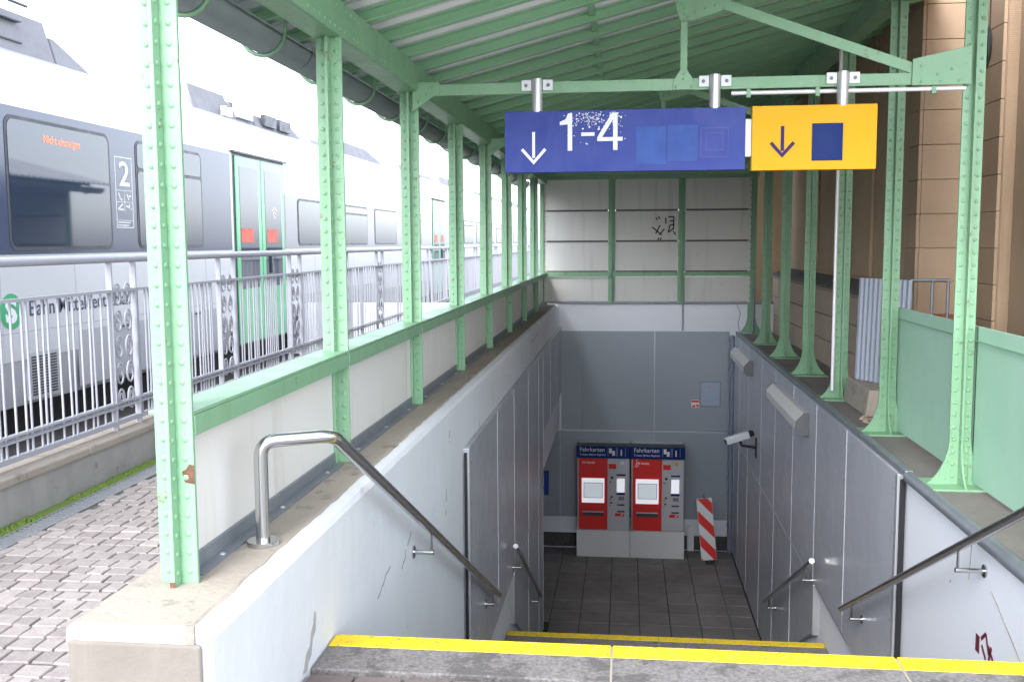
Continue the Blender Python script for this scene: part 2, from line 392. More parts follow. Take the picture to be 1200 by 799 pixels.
for (y0, z0, y1, z1) in ((4.70, -.03, 4.90, .10), (5.88, -.08, 5.93, .06), (9.3, .3, 9.33, .42), (8.1, .2, 8.13, .36), (10.4, .28, 10.43, .42), (11.5, .40, 12.5, .46), (4.2, .0, 4.45, .07), (6.05, .32, 6.07, .42), (7.3, .1, 7.33, .24)):
    pth = [(y0 + (y1 - y0) * q / 6 + random.uniform(-.02, .02), z0 + (z1 - z0) * q / 6 + random.uniform(-.012, .012)) for q in range(7)]
    strokes('crack', 'dark_grey', t, [pth[q] + pth[q + 1] for q in range(6) if random.random() < .75], x=WL, wd=.0045, t=.001, sign=1)

t = thing('retaining_wall', 'white painted retaining wall right of the stairs with dark ledge', 'wall', (2.1, 9, 0))
MB().box(WR, 2.4, -2, YB + .2, -3.9, ZL - .02).build('wall', 'white_wall_r', t)
MB().box(WR + .002, 2.4, -2, YB + .2, ZL - .02, ZL).build('ledge', 'ledge', t, .004)
MB().tube([(WR - .005, 2.5, ZL - .03), (WR - .005, 6.45, ZL - .03)], .04, 12).build('rim', 'zinc', t)
MB().box(WR - .035, WR + .02, 6.45, YB, ZL - .025, ZL + .012).build('edge_angle', 'zinc', t, .004)
TG = 5.16
strokes('tag_mark', 'maroon', t, [(TG + .00, -.53, TG + .0, -.44)], x=WR, wd=.05)
strokes('tag_mark', 'maroon', t, [(TG - .05, -.44, TG - .11, -.39), (TG - .11, -.39, TG - .16, -.48), (TG - .06, -.47, TG - .12, -.52), (TG - .15, -.44, TG - .22, -.49), (TG - .16, -.51, TG - .19, -.43)], x=WR, wd=.018)
strokes('scuff', 'concrete', t, [(5.3, .0, 5.32, -.2), (5.0, -.15, 4.4, -.45), (5.6, -.3, 5.62, -.32)], x=WR, wd=.006)

t = thing('end_wall', 'white and grey end wall of the stairwell behind the ticket machines', 'wall', (.4, YB, ZF))
MB().box(-9, 2.4, YB, YB + .3, ZF - .2, ZP + .0).build('wall', 'white_wall_r', t)
MB().box(-1.5, 2.45, YB - .02, YB + .3, ZP, ZP + .03).build('coping', 'zinc', t, .004)
MB().box(-9, WR - .02, YB - .012, YB, ZF, ZF + .24).build('pebble_strip', 'soot', t)
MB().box(-9, WR - .02, YB - .012, YB, ZF + .245, ZF + .52).build('pale_strip', 'white_wall_r', t)
yb = YB - .03
for i, (a, c) in enumerate(((-1.07, -.725), (-.72, .475), (.48, 1.69))):
    MB().box(a, c, yb, YB, -1.535 if i != 2 else -1.535, .12).build('panel', 'clad_back', t, .004)
for a, c in ((-9, -4.5), (-4.49, -1.1), (-1.09, .475), (.48, 1.69)):
    MB().box(a, c, yb, YB, ZF + .53, -1.57).build('panel', 'clad_back', t, .004)
MB().box(-1.07, 1.69, yb - .004, YB, -1.568, -1.538).build('joint_strip', 'alu', t)
MB().box(.473, .482, yb - .003, YB, -1.53, .12).build('joint_strip', 'alu', t)
# hatch with sticker
h = MB(); h.box(1.235, 1.545, yb - .008, yb - .001, -1.11, -.72); ho = h.build('hatch', 'pale_blue', t)
f = MB()
for q in ((1.22, 1.235, -1.125, -.705), (1.545, 1.56, -1.125, -.705), (1.235, 1.545, -1.125, -1.11), (1.235, 1.545, -.72, -.705)): f.box(q[0], q[1], yb - .012, yb, q[2], q[3])
f.build('frame', 'zinc', ho)
MB().prism([(1.36, -.80), (1.40, -.80), (1.38, -.765)], 'y', yb - .011, yb - .008).build('warning_sticker', 'yellow', ho)
stk = MB().box(1.085, 1.215, yb - .005, yb, -1.145, -1.015).build('sticker', 'stripe_white', t)
strokes('sticker_print', 'red', stk, [(1.09, -1.04, 1.21, -1.04), (1.10, -1.12, 1.15, -1.12), (1.17, -1.09, 1.20, -1.13)], y=yb - .005, wd=.03)
strokes('crack', 'dark_grey', t, [(1.80, .56, 1.86, .42), (1.86, .42, 1.83, .25), (1.83, .25, 1.85, .13)], y=YB, wd=.008)
MB().tube([(.93, YB - .012, .13), (.93, YB - .012, .60)], .012, 8).build('cable', 'zinc', t)

# cladding on both flanks
def cladding(name, label, xf, xw, sgn, edges_u, edges_l, topz, over=None):
    t = thing(name, label, 'wall cladding', ((xf + xw) / 2, 10, -1.6), 'panel cladding on the stairwell flanks')
    for a, c in zip(edges_u[:-1], edges_u[1:]):
        za, zc = (max(-1.6, stair_z(q) - .02) for q in (a, c))
        if over and a >= over - .01: za = zc = -.9
        a2, c2 = a + .007, c - .007
        pts = [(a2, za), (c2, zc), (c2, topz), (a2, topz)]
        if not (over and a >= over - .01) and a < 7.0: pts = [(a2, stair_z(a) - .02), (7.0, -1.6), (c2, -1.6), (c2, topz), (a2, topz)]
        MB().prism(pts, 'x', xw, xf).build('panel', 'clad', t, .003)
        MB().box(xw, xf + sgn * .002, c - .011, c + .011, za if c > 7.6 else -1.6, topz - .004).build('joint_strip', 'joint_light', t)
    sw = MB()
    for c in edges_u[:-1]:
        for dz in range(6):
            zz = topz - .12 - dz * .3
            if zz > max(-1.5, stair_z(c) + .1) and not (over and c >= over - .01 and zz < -.8): sw.dome((xf, c + .05, zz), (sgn, 0, 0), .009, .004, 6)
    sw.build('screws', 'zinc', t)['kind'] = 'stuff'
    a = edges_u[0]
    MB().box(xw, xf + sgn * .004, a - .05, a + .002, stair_z(a) - .05, topz).build('edge_trim', 'alu', t, .003)
    MB().box(xw + sgn * .01, xf - sgn * .012, a - .075, a - .052, stair_z(a) - .05, topz - .03).build('backing', 'black', t)
    for a, c in zip(edges_l[:-1], edges_l[1:]):
        za, zc = stair_z(a) + .02, stair_z(c) + .02
        if c < 12: za, zc = za + .12, zc + .12
        MB().prism([(a + .007, za), (c - .007, zc), (c - .007, -1.63), (a + .007, -1.63)], 'x', xw, xf - sgn * .004).build('panel', 'clad', t, .003)
        MB().box(xw, xf - sgn * .001, c - .011, c + .011, zc, -1.64).build('joint_strip', 'joint_light', t)
    a = edges_l[0]
    MB().box(xw, xf + sgn * .002, a - .05, a + .002, stair_z(a) + .14, -1.63).build('edge_trim', 'alu', t, .003)
    MB().box(xw, xf - sgn * .008, edges_u[0] + .5, (over or edges_u[-1]) - .01, -1.63, -1.6).build('seam', 'alu', t)
    return t
eu = [6.62, 8.08, 9.32, 10.7, 12.0, 12.66, 13.9, 15.2, 16.3]
cladding('wall_cladding', 'grey panel cladding on the left flank of the stairwell', WL + .04, WL, 1, eu, [9.32, 10.7, 12.0, 12.64], .19, 12.66)
er = [6.58, 8.03, 9.29, 10.55, 11.81, 13.0, 14.37, 15.5, 16.2]
cladding('wall_cladding', 'grey panel cladding on the right flank behind the wall lamps', WR - .055, WR, -1, er, er[2:], .08)

# passage under the tracks
t = thing('underpass_passage', 'dark passage opening left under the tracks beside the ticket machines', 'passage', (-5, 14.4, ZF))
MB().box(-9, WL - .34, 12.3, 12.66, ZF - .1, -1.5).build('side_wall', 'clad_back', t)
MB().box(-9, WL - .34, 12.3, YB, -1.5, -1.3).build('ceiling', 'white_wall_r', t)
MB().box(-9.2, -9, 12.3, YB + .2, ZF - .1, -1.3).build('far_wall', 'clad_back', t)
bs = MB().box(-1.06, -1.0, 12.645, 12.68, -1.72, -1.40); 
tag(bs.build('passage_sign', 'navy', None, .003), 'narrow blue sign edge at the left corner of the passage', 'sign')

# ================================================================== CANOPY
cn = thing('stair_canopy', 'mint green riveted steel canopy over the stairs', 'canopy', (.3, 9.5, 0))
def rivet_rows(b, rows, z0, z1, step):
    for (x, y, nx, ny, r) in rows:
        z = z0
        while z < z1: b.dome((x, y, z), (nx, ny, 0), r); z += step
for k, y in enumerate(CY):
    c = MB(); z1 = 2.70; hw, hd, th = .060, .052, .007
    c.box(XL - hw, XL + hw, y - th, y + th, ZP, z1); c.box(XL - th, XL + th, y - hd, y - th, ZP, z1 - .01); c.box(XL - th, XL + th, y + th, y + hd, ZP, z1 - .01)
    o = c.build('column', 'green', cn, .0025)
    rv = MB(); rivet_rows(rv, [(XL - .034, y - th, 0, -1, .0105), (XL + .034, y - th, 0, -1, .0105), (XL + th, y - .03, 1, 0, .0095)], ZP + .04, z1 - .04, .058 if k < 4 else .116)
    r_ = rv.build('rivets', 'green', o); r_['kind'] = 'stuff'
    if k == 0:
        MB().prism([(XL + .030, .885), (XL + .0605, .88), (XL + .0605, .938), (XL + .045, .94), (XL + .035, .925), (XL + .022, .918), (XL + .026, .90)], 'y', y - th - .0015, y - th - .0003).build('rust_patch', 'rust', o)
        MB().box(XL - .008, XL + .008, y - .0535, y - .0515, ZP, ZP + .018).build('rust_patch', 'rust', o)
for k in range(1, 9):
    y = CY[k]; c = MB(); z1 = 3.52; hw, hd, th = .062, .05, .007; zb = ZL + .012
    c.box(XR - hw, XR + hw, y - th, y + th, zb, z1); c.box(XR - th, XR + th, y - hd, y - th, zb, z1 - .01); c.box(XR - th, XR + th, y + th, y + hd, zb, z1 - .01)
    o = c.build('column', 'green', cn, .0025)
    fl = MB()
    def flare(sg, H=.34, S_=.125):
        pts = [(XR + sg * .05, zb + H)]
        for i in range(9):
            a = i / 8; pts.append((XR + sg * (.058 + S_ * a ** 2.1), zb + .006 + (H - .006) * (1 - a) ** 1.25))
        pts += [(XR + sg * (.058 + S_), zb), (XR + sg * .05, zb)]
        fl.prism(pts, 'y', y - th * 1.9, y + th * .2)
    flare(-1)
    if k > 2 or True: flare(1)
    for sg in (-1, 1):
        pts = []
        for i in range(9):
            a = i / 8; pts.append((y + sg * (.048 + .10 * a ** 2.1), zb + .006 + .28 * (1 - a) ** 1.25))
        pts += [(y + sg * .148, zb), (y + sg * .045, zb)]
        fl.prism(pts, 'x', XR - th * .8, XR + th * .8)
    fl.build('base_gusset', 'green', o, .002)
    MB().box(XR - .19, XR + .19, y - .15, y + .15, ZL, ZL + .014).build('base_plate', 'green', o, .003)
    rv = MB(); rivet_rows(rv, [(XR - .038, y - th, 0, -1, .0125), (XR + .038, y - th, 0, -1, .0125), (XR - th, y - .032, -1, 0, .008)], zb + .05, z1 - .04, .075 if k < 5 else .1)
    for i in range(7):
        a = (i + .5) / 7; rv.dome((XR - .045 - .125 * a ** 2, y - th * 1.9, zb + .02 + .3 * (1 - a) ** 1.3), (0, -1, 0), .009)
        rv.dome((XR + .045 + .125 * a ** 2, y - th * 1.9, zb + .02 + .3 * (1 - a) ** 1.3), (0, -1, 0), .009)
    rv.build('rivets', 'green', o)['kind'] = 'stuff'
# eaves girders
Y0, Y1 = 2.5, 16.5
for X, za, zb_, sg in ((XL, 2.53, 2.69, 1), (XR, 3.36, 3.54, -1)):
    gi = MB(); gi.box(X - .075, X - .062, Y0, Y1, za, zb_); gi.box(X - .062, X + .05, Y0, Y1, za, za + .012); gi.box(X - .062, X + .05, Y0, Y1, zb_ - .012, zb_); gi.box(X + .05, X + .062, Y0, Y1, za + .0, zb_)
    o = gi.build('girder', 'green', cn, .003)
    rv = MB(); y = Y0 + .05
    while y < 13: 
        rv.dome((X + .062 if sg > 0 else X - .075, y, za + .03), (sg, 0, 0), .008, seg=5); rv.dome((X + .062 if sg > 0 else X - .075, y + .03, zb_ - .03), (sg, 0, 0), .007, seg=5); y += .075
    rv.build('rivets', 'green', o)['kind'] = 'stuff'
# ribs and sheet
SL = (3.54 - 2.69) / (XR - XL)
def rz(x): return 2.692 + (x - XL) * SL
x0, x1 = -1.72, 2.58
rb = None; y = 3.56; ribs = []
while y < 16.5:
    m4 = Matrix.Translation((0, y, 0))
    if rb is None:
        q = MB()
        def slant(b, ya, yb_, da, db): b.hexa([(x0, ya, rz(x0) + da), (x1, ya, rz(x1) + da), (x1, yb_, rz(x1) + da), (x0, yb_, rz(x0) + da)], [(x0, ya, rz(x0) + db), (x1, ya, rz(x1) + db), (x1, yb_, rz(x1) + db), (x0, yb_, rz(x0) + db)])
        slant(q, -.006, .006, .007, .058); slant(q, -.030, .030, 0, .007); slant(q, -.030, .030, .058, .064)
        rb = q.build('rib', 'green_lit', cn, loc=(0, 0, 0)); W[rb] = m4; rb.matrix_basis = m4
    else: inst(rb, 'rib', m4, cn)
    ribs.append(y); y += .47
sh = MB(); prof = []; y = 3.2; per = .155
while y < 16.7:
    prof += [(y, 0), (y + .05, 0), (y + .075, .035), (y + .13, .035)]; y += per
n = len(prof)
sh.add([(x0 - .12, p, rz(x0 - .12) + .066 + q) for p, q in prof] + [(x1 + .1, p, rz(x1 + .1) + .066 + q) for p, q in prof], [(i, i + 1, n + i + 1, n + i) for i in range(n - 1)])
so_ = sh.build('roof_sheet', 'galv', cn); sm = so_.modifiers.new('thickness', 'SOLIDIFY'); sm.thickness = .003; sm.offset = 1
for X in (-.22,):
    MB().hexa([(X - .02, 3.3, rz(X) + .034), (X + .02, 3.3, rz(X) + .034), (X + .025, Y1, rz(X) + .034), (X - .025, Y1, rz(X) + .034)], [(X - .02, 3.3, rz(X) + .063), (X + .02, 3.3, rz(X) + .063), (X + .025, Y1, rz(X) + .063), (X - .025, Y1, rz(X) + .063)]).build('bracing_strap', 'green_lit', cn)
# trusses
def truss(y):
    zt = 2.535; yf = y - .02
    tb = MB(); tb.box(XL + .03, XR - .03, yf - .012, yf, zt - .035, zt + .035); tb.box(XL + .03, XR - .03, yf, yf + .05, zt + .023, zt + .035)
    o = tb.build('tie_beam', 'green', cn, .003)
    xm = .335
    kp = MB(); kp.box(xm - .021, xm + .021, yf - .013, yf - .001, zt - .03, rz(xm)); o2 = kp.build('king_post', 'green', cn, .003)
    MB().prism([(xm - .062, zt - .034), (xm + .062, zt - .034), (xm + .062, zt + .02), (xm + .022, zt + .08), (xm - .022, zt + .08), (xm - .062, zt + .02)], 'y', yf - .024, yf - .0135).build('gusset', 'green', o2, .002)
    zr = 3.03
    MB().prism([(xm - .05, zr - .05), (xm - .022, zr - .13), (xm + .05, zr - .13), (xm + .23, zr - .075), (xm + .23, rz(xm + .23) + .03), (xm - .05, rz(xm - .05) + .03)], 'y', yf - .025, yf - .014).build('gusset', 'green', o2, .002)
    rv = MB()
    for dx, dz in ((-.045, -.015), (.045, -.015), (0, .03), (0, .06)): rv.dome((xm + dx, yf - .024, zt + dz), (0, -1, 0), .009)
    for dx, dz in ((-.025, -.03), (.0, -.09), (0, -.05), (.06, -.08), (.12, -.06), (.18, -.04), (.2, .0), (.1, -.0)): rv.dome((xm + dx, yf - .025, zr + dz), (0, -1, 0), .009)
    ga = MB().prism([(XR - .03, zt - .04), (XR - .36, zt - .04), (XR - .36, zt + .11), (XR - .03, zt + .18)], 'y', yf - .026, yf - .013).build('gusset', 'green', o, .002)
    gb = MB().prism([(XL + .03, zt + .05), (XL + .03, zt - .13), (XL + .17, zt - .035), (XL + .20, zt - .03), (XL + .20, zt + .045)], 'y', yf - .026, yf - .013).build('gusset', 'green', o, .002)
    for dx, dz in ((-.31, .07), (-.31, -.02), (-.22, .02), (-.14, .05), (-.1, -.02), (-.2, -.02)): rv.dome((XR + dx, yf - .026, zt + dz), (0, -1, 0), .010)
    for dx, dz in ((.07, .02), (.12, -.03), (.17, .02), (.07, -.07)): rv.dome((XL + dx, yf - .026, zt + dz), (0, -1, 0), .010)
    rv.build('rivets', 'green', o)['kind'] = 'stuff'
    a = Vector((xm + .215, zr - .03)); e = Vector((XR - .34, zt + .055)); d = (e - a).normalized(); q = Vector((-d.y, d.x)) * .031
    dg = MB(); dg.prism([tuple(a + q), tuple(e + q), tuple(e - q), tuple(a - q)], 'y', yf - .013, yf - .001); q2 = q * .75
    dg.prism([tuple(a + q), tuple(e + q), tuple(e + q2), tuple(a + q2)], 'y', yf - .001, yf + .05); dg.build('diagonal', 'green', cn, .003)
for k in (2, 4, 6): truss(CY[k])
# conduit below the first tie beam, conduit on a column
MB().tube([(.62, CY[2] - .01, 2.478), (XR - .05, CY[2] - .01, 2.478)], .013, 8).build('conduit', 'galv', cn)
for x in (.72, 1.12, 1.78): MB().box(x - .012, x + .012, CY[2] - .026, CY[2] + .006, 2.45, 2.51).build('conduit_clip', 'green', cn)
MB().tube([(XR - .085, CY[4] - .06, .2), (XR - .085, CY[4] - .06, 3.4)], .016, 8).build('conduit', 'galv', cn)
# left mid rail, boards and flashing
for k in range(8):
    ya, yb_ = CY[k] + .008, CY[k + 1] - .008
    if k == 0: ya = CY[0] - .002 + .01
    MB().box(XL - .085, XL + .06, ya, yb_, 1.088, 1.10).build('rail_top', 'green', cn, .002)
    MB().box(XL + .05, XL + .0625, ya, yb_, 1.025, 1.087).build('rail_face', 'green', cn, .002)
    MB().box(XL - .02, XL - .008, ya + .002, yb_ - .002, ZP + .02, 1.085).build('board', 'cream', cn, .002)
    fl = MB(); fl.box(XL - .007, XL + .005, ya + .055, yb_ - .055, ZP, ZP + .055); fl.box(XL + .005, XL + .045, ya + .055, yb_ - .055, ZP, ZP + .008)
    fo = fl.build('flashing', 'zinc', cn)
    bo = MB()
    for q in (.15, .5, .85): bo.dome((XL + .025, ya + (yb_ - ya) * q, ZP + .008), (0, 0, 1), .012)
    bo.build('bolts', 'alu', fo)['kind'] = 'stuff'
# end frame with cream boards
YE = 16.12; xs = [XL, -.235, .885, XR - .02]
for i, x in enumerate(xs[1:3]):
    c = MB(); c.box(x - .055, x + .055, YE - .007, YE + .007, ZP + .03, 2.65); c.box(x - .007, x + .007, YE - .05, YE - .007, ZP + .03, 2.65)
    o = c.build('mullion', 'green', cn, .002)
    rv = MB(); rivet_rows(rv, [(x - .034, YE - .007, 0, -1, .009), (x + .034, YE - .007, 0, -1, .009)], ZP + .1, 2.6, .09); rv.build('rivets', 'green', o)['kind'] = 'stuff'
for a, c in zip(xs[:-1], xs[1:]):
    a2, c2 = a + .06, c - .06
    for z0, z1 in ((.615, 1.03), (1.12, 1.595), (1.615, 2.09), (2.11, 2.612)):
        MB().box(a2 - .05, c2 + .05, YE + .01, YE + .024, z0, z1).build('board', 'cream', cn, .002)
    for z in (1.605, 2.10, 1.113):
        MB().box(a2, c2, YE - .002, YE + .009, z - .015, z + .015).build('glazing_bar', 'sill', cn, .002)
    MB().box(a2 - .045, c2 + .045, YE - .065, YE - .052, 1.035, 1.105).build('rail_face', 'green', cn, .002)
    MB().box(a2 - .045, c2 + .045, YE - .051, YE + .006, 1.095, 1.105).build('rail_top', 'green', cn, .002)
    MB().box(a2 - .003, c2 + .003, YE - .008, YE + .008, .60, .628).build('flashing', 'zinc', cn)
MB().box(XL + .0, XR, YE - .03, YE + .03, 2.60, 2.66).build('head_rail', 'green', cn, .003)
MB().prism([(XL - .06, 2.60), (XR + .1, 2.60), (XR + .1, rz(XR + .1) + .05), (XL - .06, rz(XL - .06) + .05)], 'y', YE + .035, YE + .047).build('gable_sheet', 'green_lit', cn)
yq = YE + .009
strokes('graffiti', 'graffiti', cn, [(0.410, 1.83, 0.570, 1.70), (0.470, 1.72, 0.540, 1.86), (0.530, 1.70, 0.610, 1.80), (0.470, 1.98, 0.500, 1.94), (0.510, 2.0, 0.540, 1.96), (0.630, 1.88, 0.630, 1.98), (0.670, 1.99, 0.760, 1.99), (0.760, 1.99, 0.750, 1.78), (0.690, 1.92, 0.770, 1.93), (0.700, 1.86, 0.770, 1.87), (0.700, 1.86, 0.670, 1.74), (0.670, 1.74, 0.750, 1.80), (0.750, 1.76, 0.790, 1.70), (0.520, 1.66, 0.510, 1.62), (0.560, 1.66, 0.550, 1.62)], y=yq, wd=.02)
# green sheet railing on the right
for k in (1, 2):
    MB().box(XR + .075, XR + .088, CY[k] - .02 if k > 1 else 2.6, CY[k + 1] - (.0 if k == 1 else -.22) , ZL + .03, 1.085).build('sheet_panel', 'green_sheet', cn, .002)
MB().box(XR + .060, XR + .074, 2.6, CY[3] + .2, .995, 1.0).build('sheet_seam', 'green', cn)
# gutter and brackets
gt = MB(); seg = 12; ring = []
gx, gz, gr = -1.70, 2.585, .095
pts = [(gx + gr * math.cos(math.pi + math.pi * i / seg), gz + gr * math.sin(math.pi + math.pi * i / seg)) for i in range(seg + 1)]
inn = [(gx + (gr - .006) * math.cos(math.pi + math.pi * i / seg), gz + (gr - .006) * math.sin(math.pi + math.pi * i / seg)) for i in range(seg + 1)]
gt.prism(pts + inn[::-1], 'y', 2.45, 16.6, True); go = gt.build('gutter', 'gutter', cn)
for i in range(17):
    y = 2.9 + i * .83
    pp = [(gx + (gr + .012) * math.cos(R(a)), y, gz + (gr + .012) * math.sin(R(a))) for a in range(170, 371, 20)]
    pp = [(gx + gr + .02, y, gz + .05)] + pp[::-1][1:]
    MB().tube([(-1.44, y, 2.67)] + pp, .010, 6).build('gutter_bracket', 'green', go)
    MB().tube([(gx, y - .4, gz), (gx, y - .39, gz)], gr + .004, 24, False).build('gutter_joint', 'gutter', go) if i % 3 == 0 else None

# ================================================================== SIGNS
ys = 6.05
def pole(t, x, zt):
    MB().tube([(x, ys + .03, 2.385), (x, ys + .03, 2.585)], .033, 16).build('pole', 'steel_pole', t)
    for s in (-1, 1):
        c = MB().box(x + s * .035, x + s * .095, ys + .022, ys + .03, 2.515, 2.58).build('clamp', 'sign_white', t, .003)
        MB().dome((x + s * .068, ys + .022, 2.547), (0, -1, 0), .012).build('bolt', 'zinc', c)
def arrow(t, m, x, z, h, wd):
    strokes('arrow', m, t, [(x, z + h, x, z + .04)], y=ys - .001, wd=wd, t=.002)
    b = MB(); s = h * .40
    b.prism([(x - s, z + s + .008), (x - s + wd * .75, z + s + wd * .7 + .008), (x, z + wd * 1.45), (x + s - wd * .75, z + s + wd * .7 + .008), (x + s, z + s + .008), (x, z)], 'y', ys - .003, ys - .001); b.build('arrow', m, t)
t = thing('platform_sign', 'blue hanging sign reading 1-4 with white arrow', 'sign', (0, ys, 2.02))
MB().box(-.742, .70, ys, ys + .07, 2.022, 2.39).build('board', 'blue', t, .003)
arrow(t, 'sign_white', -.565, 2.07, .195, .0175)
def flat(name, m, t, polys, y): 
    for pts in polys: MB().prism(pts, 'y', y - .002, y).build(name, m, t)
zb, hh = 2.15, .222
flat('digit', 'sign_white', t, [[(-.357, zb), (-.357, zb + .157), (-.405, zb + .153), (-.405, zb + .172), (-.370, zb + .188), (-.355, zb + hh), (-.330, zb + hh), (-.330, zb)]], ys - .0005)
flat('dash', 'sign_white', t, [[(-.275, zb + .086), (-.195, zb + .086), (-.195, zb + .107), (-.275, zb + .107)]], ys - .0005)
fo4 = MB(); fo4.prism([(-.083, zb), (-.0565, zb), (-.0565, zb + hh), (-.083, zb + hh)], 'y', ys - .0025, ys - .0005)
fo4.prism([(-.178, zb + .054), (-.0835, zb + .054), (-.0835, zb + .077), (-.178, zb + .077)], 'y', ys - .0025, ys - .0005)
fo4.prism([(-.056, zb + .054), (-.026, zb + .054), (-.026, zb + .077), (-.056, zb + .077)], 'y', ys - .0025, ys - .0005)
fo4.prism([(-.178, zb + .0775), (-.149, zb + .0775), (-.0835, zb + .182), (-.0835, zb + hh), (-.090, zb + hh)], 'y', ys - .0025, ys - .0005)
fo4.build('digit', 'sign_white', t)
for q in ((.052, .235, 2.06, 2.285), (.24, .42, 2.075, 2.29)): MB().box(q[0], q[1], ys - .0035, ys - .0005, q[2], q[3]).build('patch', 'patch', t)
strokes('ghost_mark', 'ghost', t, [(.44, 2.10, .60, 2.10), (.44, 2.10, .44, 2.27), (.44, 2.27, .60, 2.27), (.60, 2.10, .60, 2.27), (.47, 2.14, .57, 2.14), (.57, 2.14, .57, 2.24), (.47, 2.24, .57, 2.24), (.47, 2.14, .47, 2.24)], y=ys - .0005, wd=.006, t=.0015)
random.seed(11); ch = MB()
for i in range(190):
    u = random.triangular(-.40, .02, -.2); v = random.uniform(2.30, 2.38) if i < 165 else random.uniform(2.18, 2.3)
    r = random.uniform(.0015, .006); k = random.randint(3, 5); a0 = random.random() * 6
    pts = [(u + r * random.uniform(.5, 1.5) * math.cos(a0 + 6.283 * j / k), v + r * random.uniform(.5, 1.6) * math.sin(a0 + 6.283 * j / k)) for j in range(k)]
    ch.prism(pts, 'y', ys - .0012, ys - .0005)
ch.build('paint_flecks', 'sign_white', t)['kind'] = 'stuff'
pole(t, -.545, 2.6); pole(t, .52, 2.6)
t = thing('direction_sign', 'yellow hanging sign with dark arrow and blue square', 'sign', (1.1, ys, 2.02))
MB().box(.738, 1.455, ys, ys + .07, 2.016, 2.392).build('board', 'yellow', t, .003)
arrow(t, 'arrow_navy', .915, 2.088, .185, .0195)
MB().box(1.085, 1.262, ys - .003, ys - .0005, 2.068, 2.285).build('square', 'navy', t)
MB().box(.702, .737, ys + .02, ys + .05, 2.10, 2.32).build('connector', 'sign_white', t)
pole(t, 1.26, 2.6)

# ================================================================== HANDRAILS
def bend(pts, r, n=6):                            # round the corners of a path
    pts = [Vector(p) for p in pts]; out = [pts[0]]
    for i in range(1, len(pts) - 1):
        a = pts[i] + (pts[i - 1] - pts[i]).normalized() * r; c = pts[i] + (pts[i + 1] - pts[i]).normalized() * r
        for k in range(n + 1):
            u = k / n; out.append(a * (1 - u) ** 2 + pts[i] * 2 * u * (1 - u) + c * u * u)
    return out + [pts[-1]]
def bracket(t, xr, xw, y, zr, r):
    s = 1 if xw > xr else -1
    b = MB(); b.tube([(xr, y, zr - r), (xr, y, zr - .115)], .007, 8); b.tube([(xr - s * .012, y, zr - .122), (xw - s * .004, y, zr - .122)], .013, 10)
    b.tube([(xw - s * .008, y, zr - .122), (xw + s * .0, y, zr - .122)], .034, 16); b.build('bracket', 'steel', t)
def rail_z(y, y0, z0): return z0 - (y - y0) * .486
t = thing('handrail', 'steel handrail with bent post on the left parapet top', 'handrail', (-1.23, 3.16, ZP), 'handrails along the stairs')
MB().tube(bend([(-1.235, 3.17, ZP), (-1.235, 3.17, .93), (-1.01, 3.27, .935), (-1.01, 7.66, .935 - (7.66 - 3.27) * .497)], .055), .0235, 16).build('rail', 'steel', t)
MB().tube([(-1.235, 3.17, ZP), (-1.235, 3.17, ZP + .018)], .055, 20).build('base_flange', 'steel', t)
bracket(t, -1.01, WL, 4.95, .935 - (4.95 - 3.27) * .497, .022); bracket(t, -1.01, WL + .04, 7.3, .935 - (7.3 - 3.27) * .497, .022)
t = thing('handrail', 'dark handrail on the white right wall in the foreground', 'handrail', (1.69, 4.3, .2), 'handrails along the stairs')
MB().tube(bend([(1.95, 3.25, ZL), (1.95, 3.25, .93), (1.69, 3.35, .93), (1.69, 7.70, -1.275)], .055), .0235, 16).build('rail', 'steel', t)
MB().tube([(1.95, 3.25, ZL), (1.95, 3.25, ZL + .018)], .055, 20).build('base_flange', 'steel', t)
bracket(t, 1.69, WR, 5.1, .93 - (5.1 - 3.35) * .507, .022); bracket(t, 1.69, WR - .055, 7.35, .93 - (7.35 - 3.35) * .507, .022)
t = thing('handrail', 'short lower handrail on the left grey cladding', 'handrail', (-1.0, 8.77, -1.6), 'handrails along the stairs')
MB().tube([(-1.0, 8.77, -1.19), (-1.0, 11.4, -2.63)], .0235, 14).build('rail', 'steel', t)
bracket(t, -1.0, WL + .04, 9.15, -1.19 - .38 * .548, .022); bracket(t, -1.0, WL + .04, 11.1, -1.19 - 2.33 * .548, .022)
t = thing('handrail', 'short lower handrail on the right grey cladding', 'handrail', (1.69, 8.93, -1.6), 'handrails along the stairs')
MB().tube([(1.69, 8.93, -1.295), (1.69, 11.8, -2.75)], .0235, 14).build('rail', 'steel', t)
bracket(t, 1.69, WR - .055, 9.3, -1.295 - .37 * .507, .022); bracket(t, 1.69, WR - .055, 11.45, -1.295 - 2.52 * .507, .022)

# ================================================================== THINGS IN THE STAIRWELL
def wall_lamp(label, ya, yb_):
    t = thing('wall_lamp', label, 'lamp', (1.68, (ya + yb_) / 2, -.2), 'wall lamps on the right cladding')
    xw = WR - .056; z = -.07
    pr = [(xw, z), (xw, z - .21), (xw - .08, z - .21), (xw - .125, z - .16), (xw - .125, z - .08), (xw - .05, z)]
    MB().prism(pr, 'y', ya + .02, yb_ - .02).build('cover', 'lamp', t, .006)
    for y0 in (ya, yb_ - .019): MB().prism([(x - .003 if x < xw else x, q + (.003 if q > z - .1 else -.003)) for x, q in pr], 'y', y0, y0 + .019).build('end_cap', 'lamp_end', t, .003)
wall_lamp('long grey wall lamp nearer the camera on the right cladding', 9.65, 11.75)
wall_lamp('grey wall lamp farther back beside the corner pipe', 13.9, 15.8)
t = thing('surveillance_camera', 'white surveillance camera on black bracket on the right cladding', 'camera', (1.7, 13.4, -1.2))
xw = WR - .056
MB().box(xw - .015, xw, 13.36, 13.44, -1.33, -1.06).build('wall_plate', 'black', t, .004)
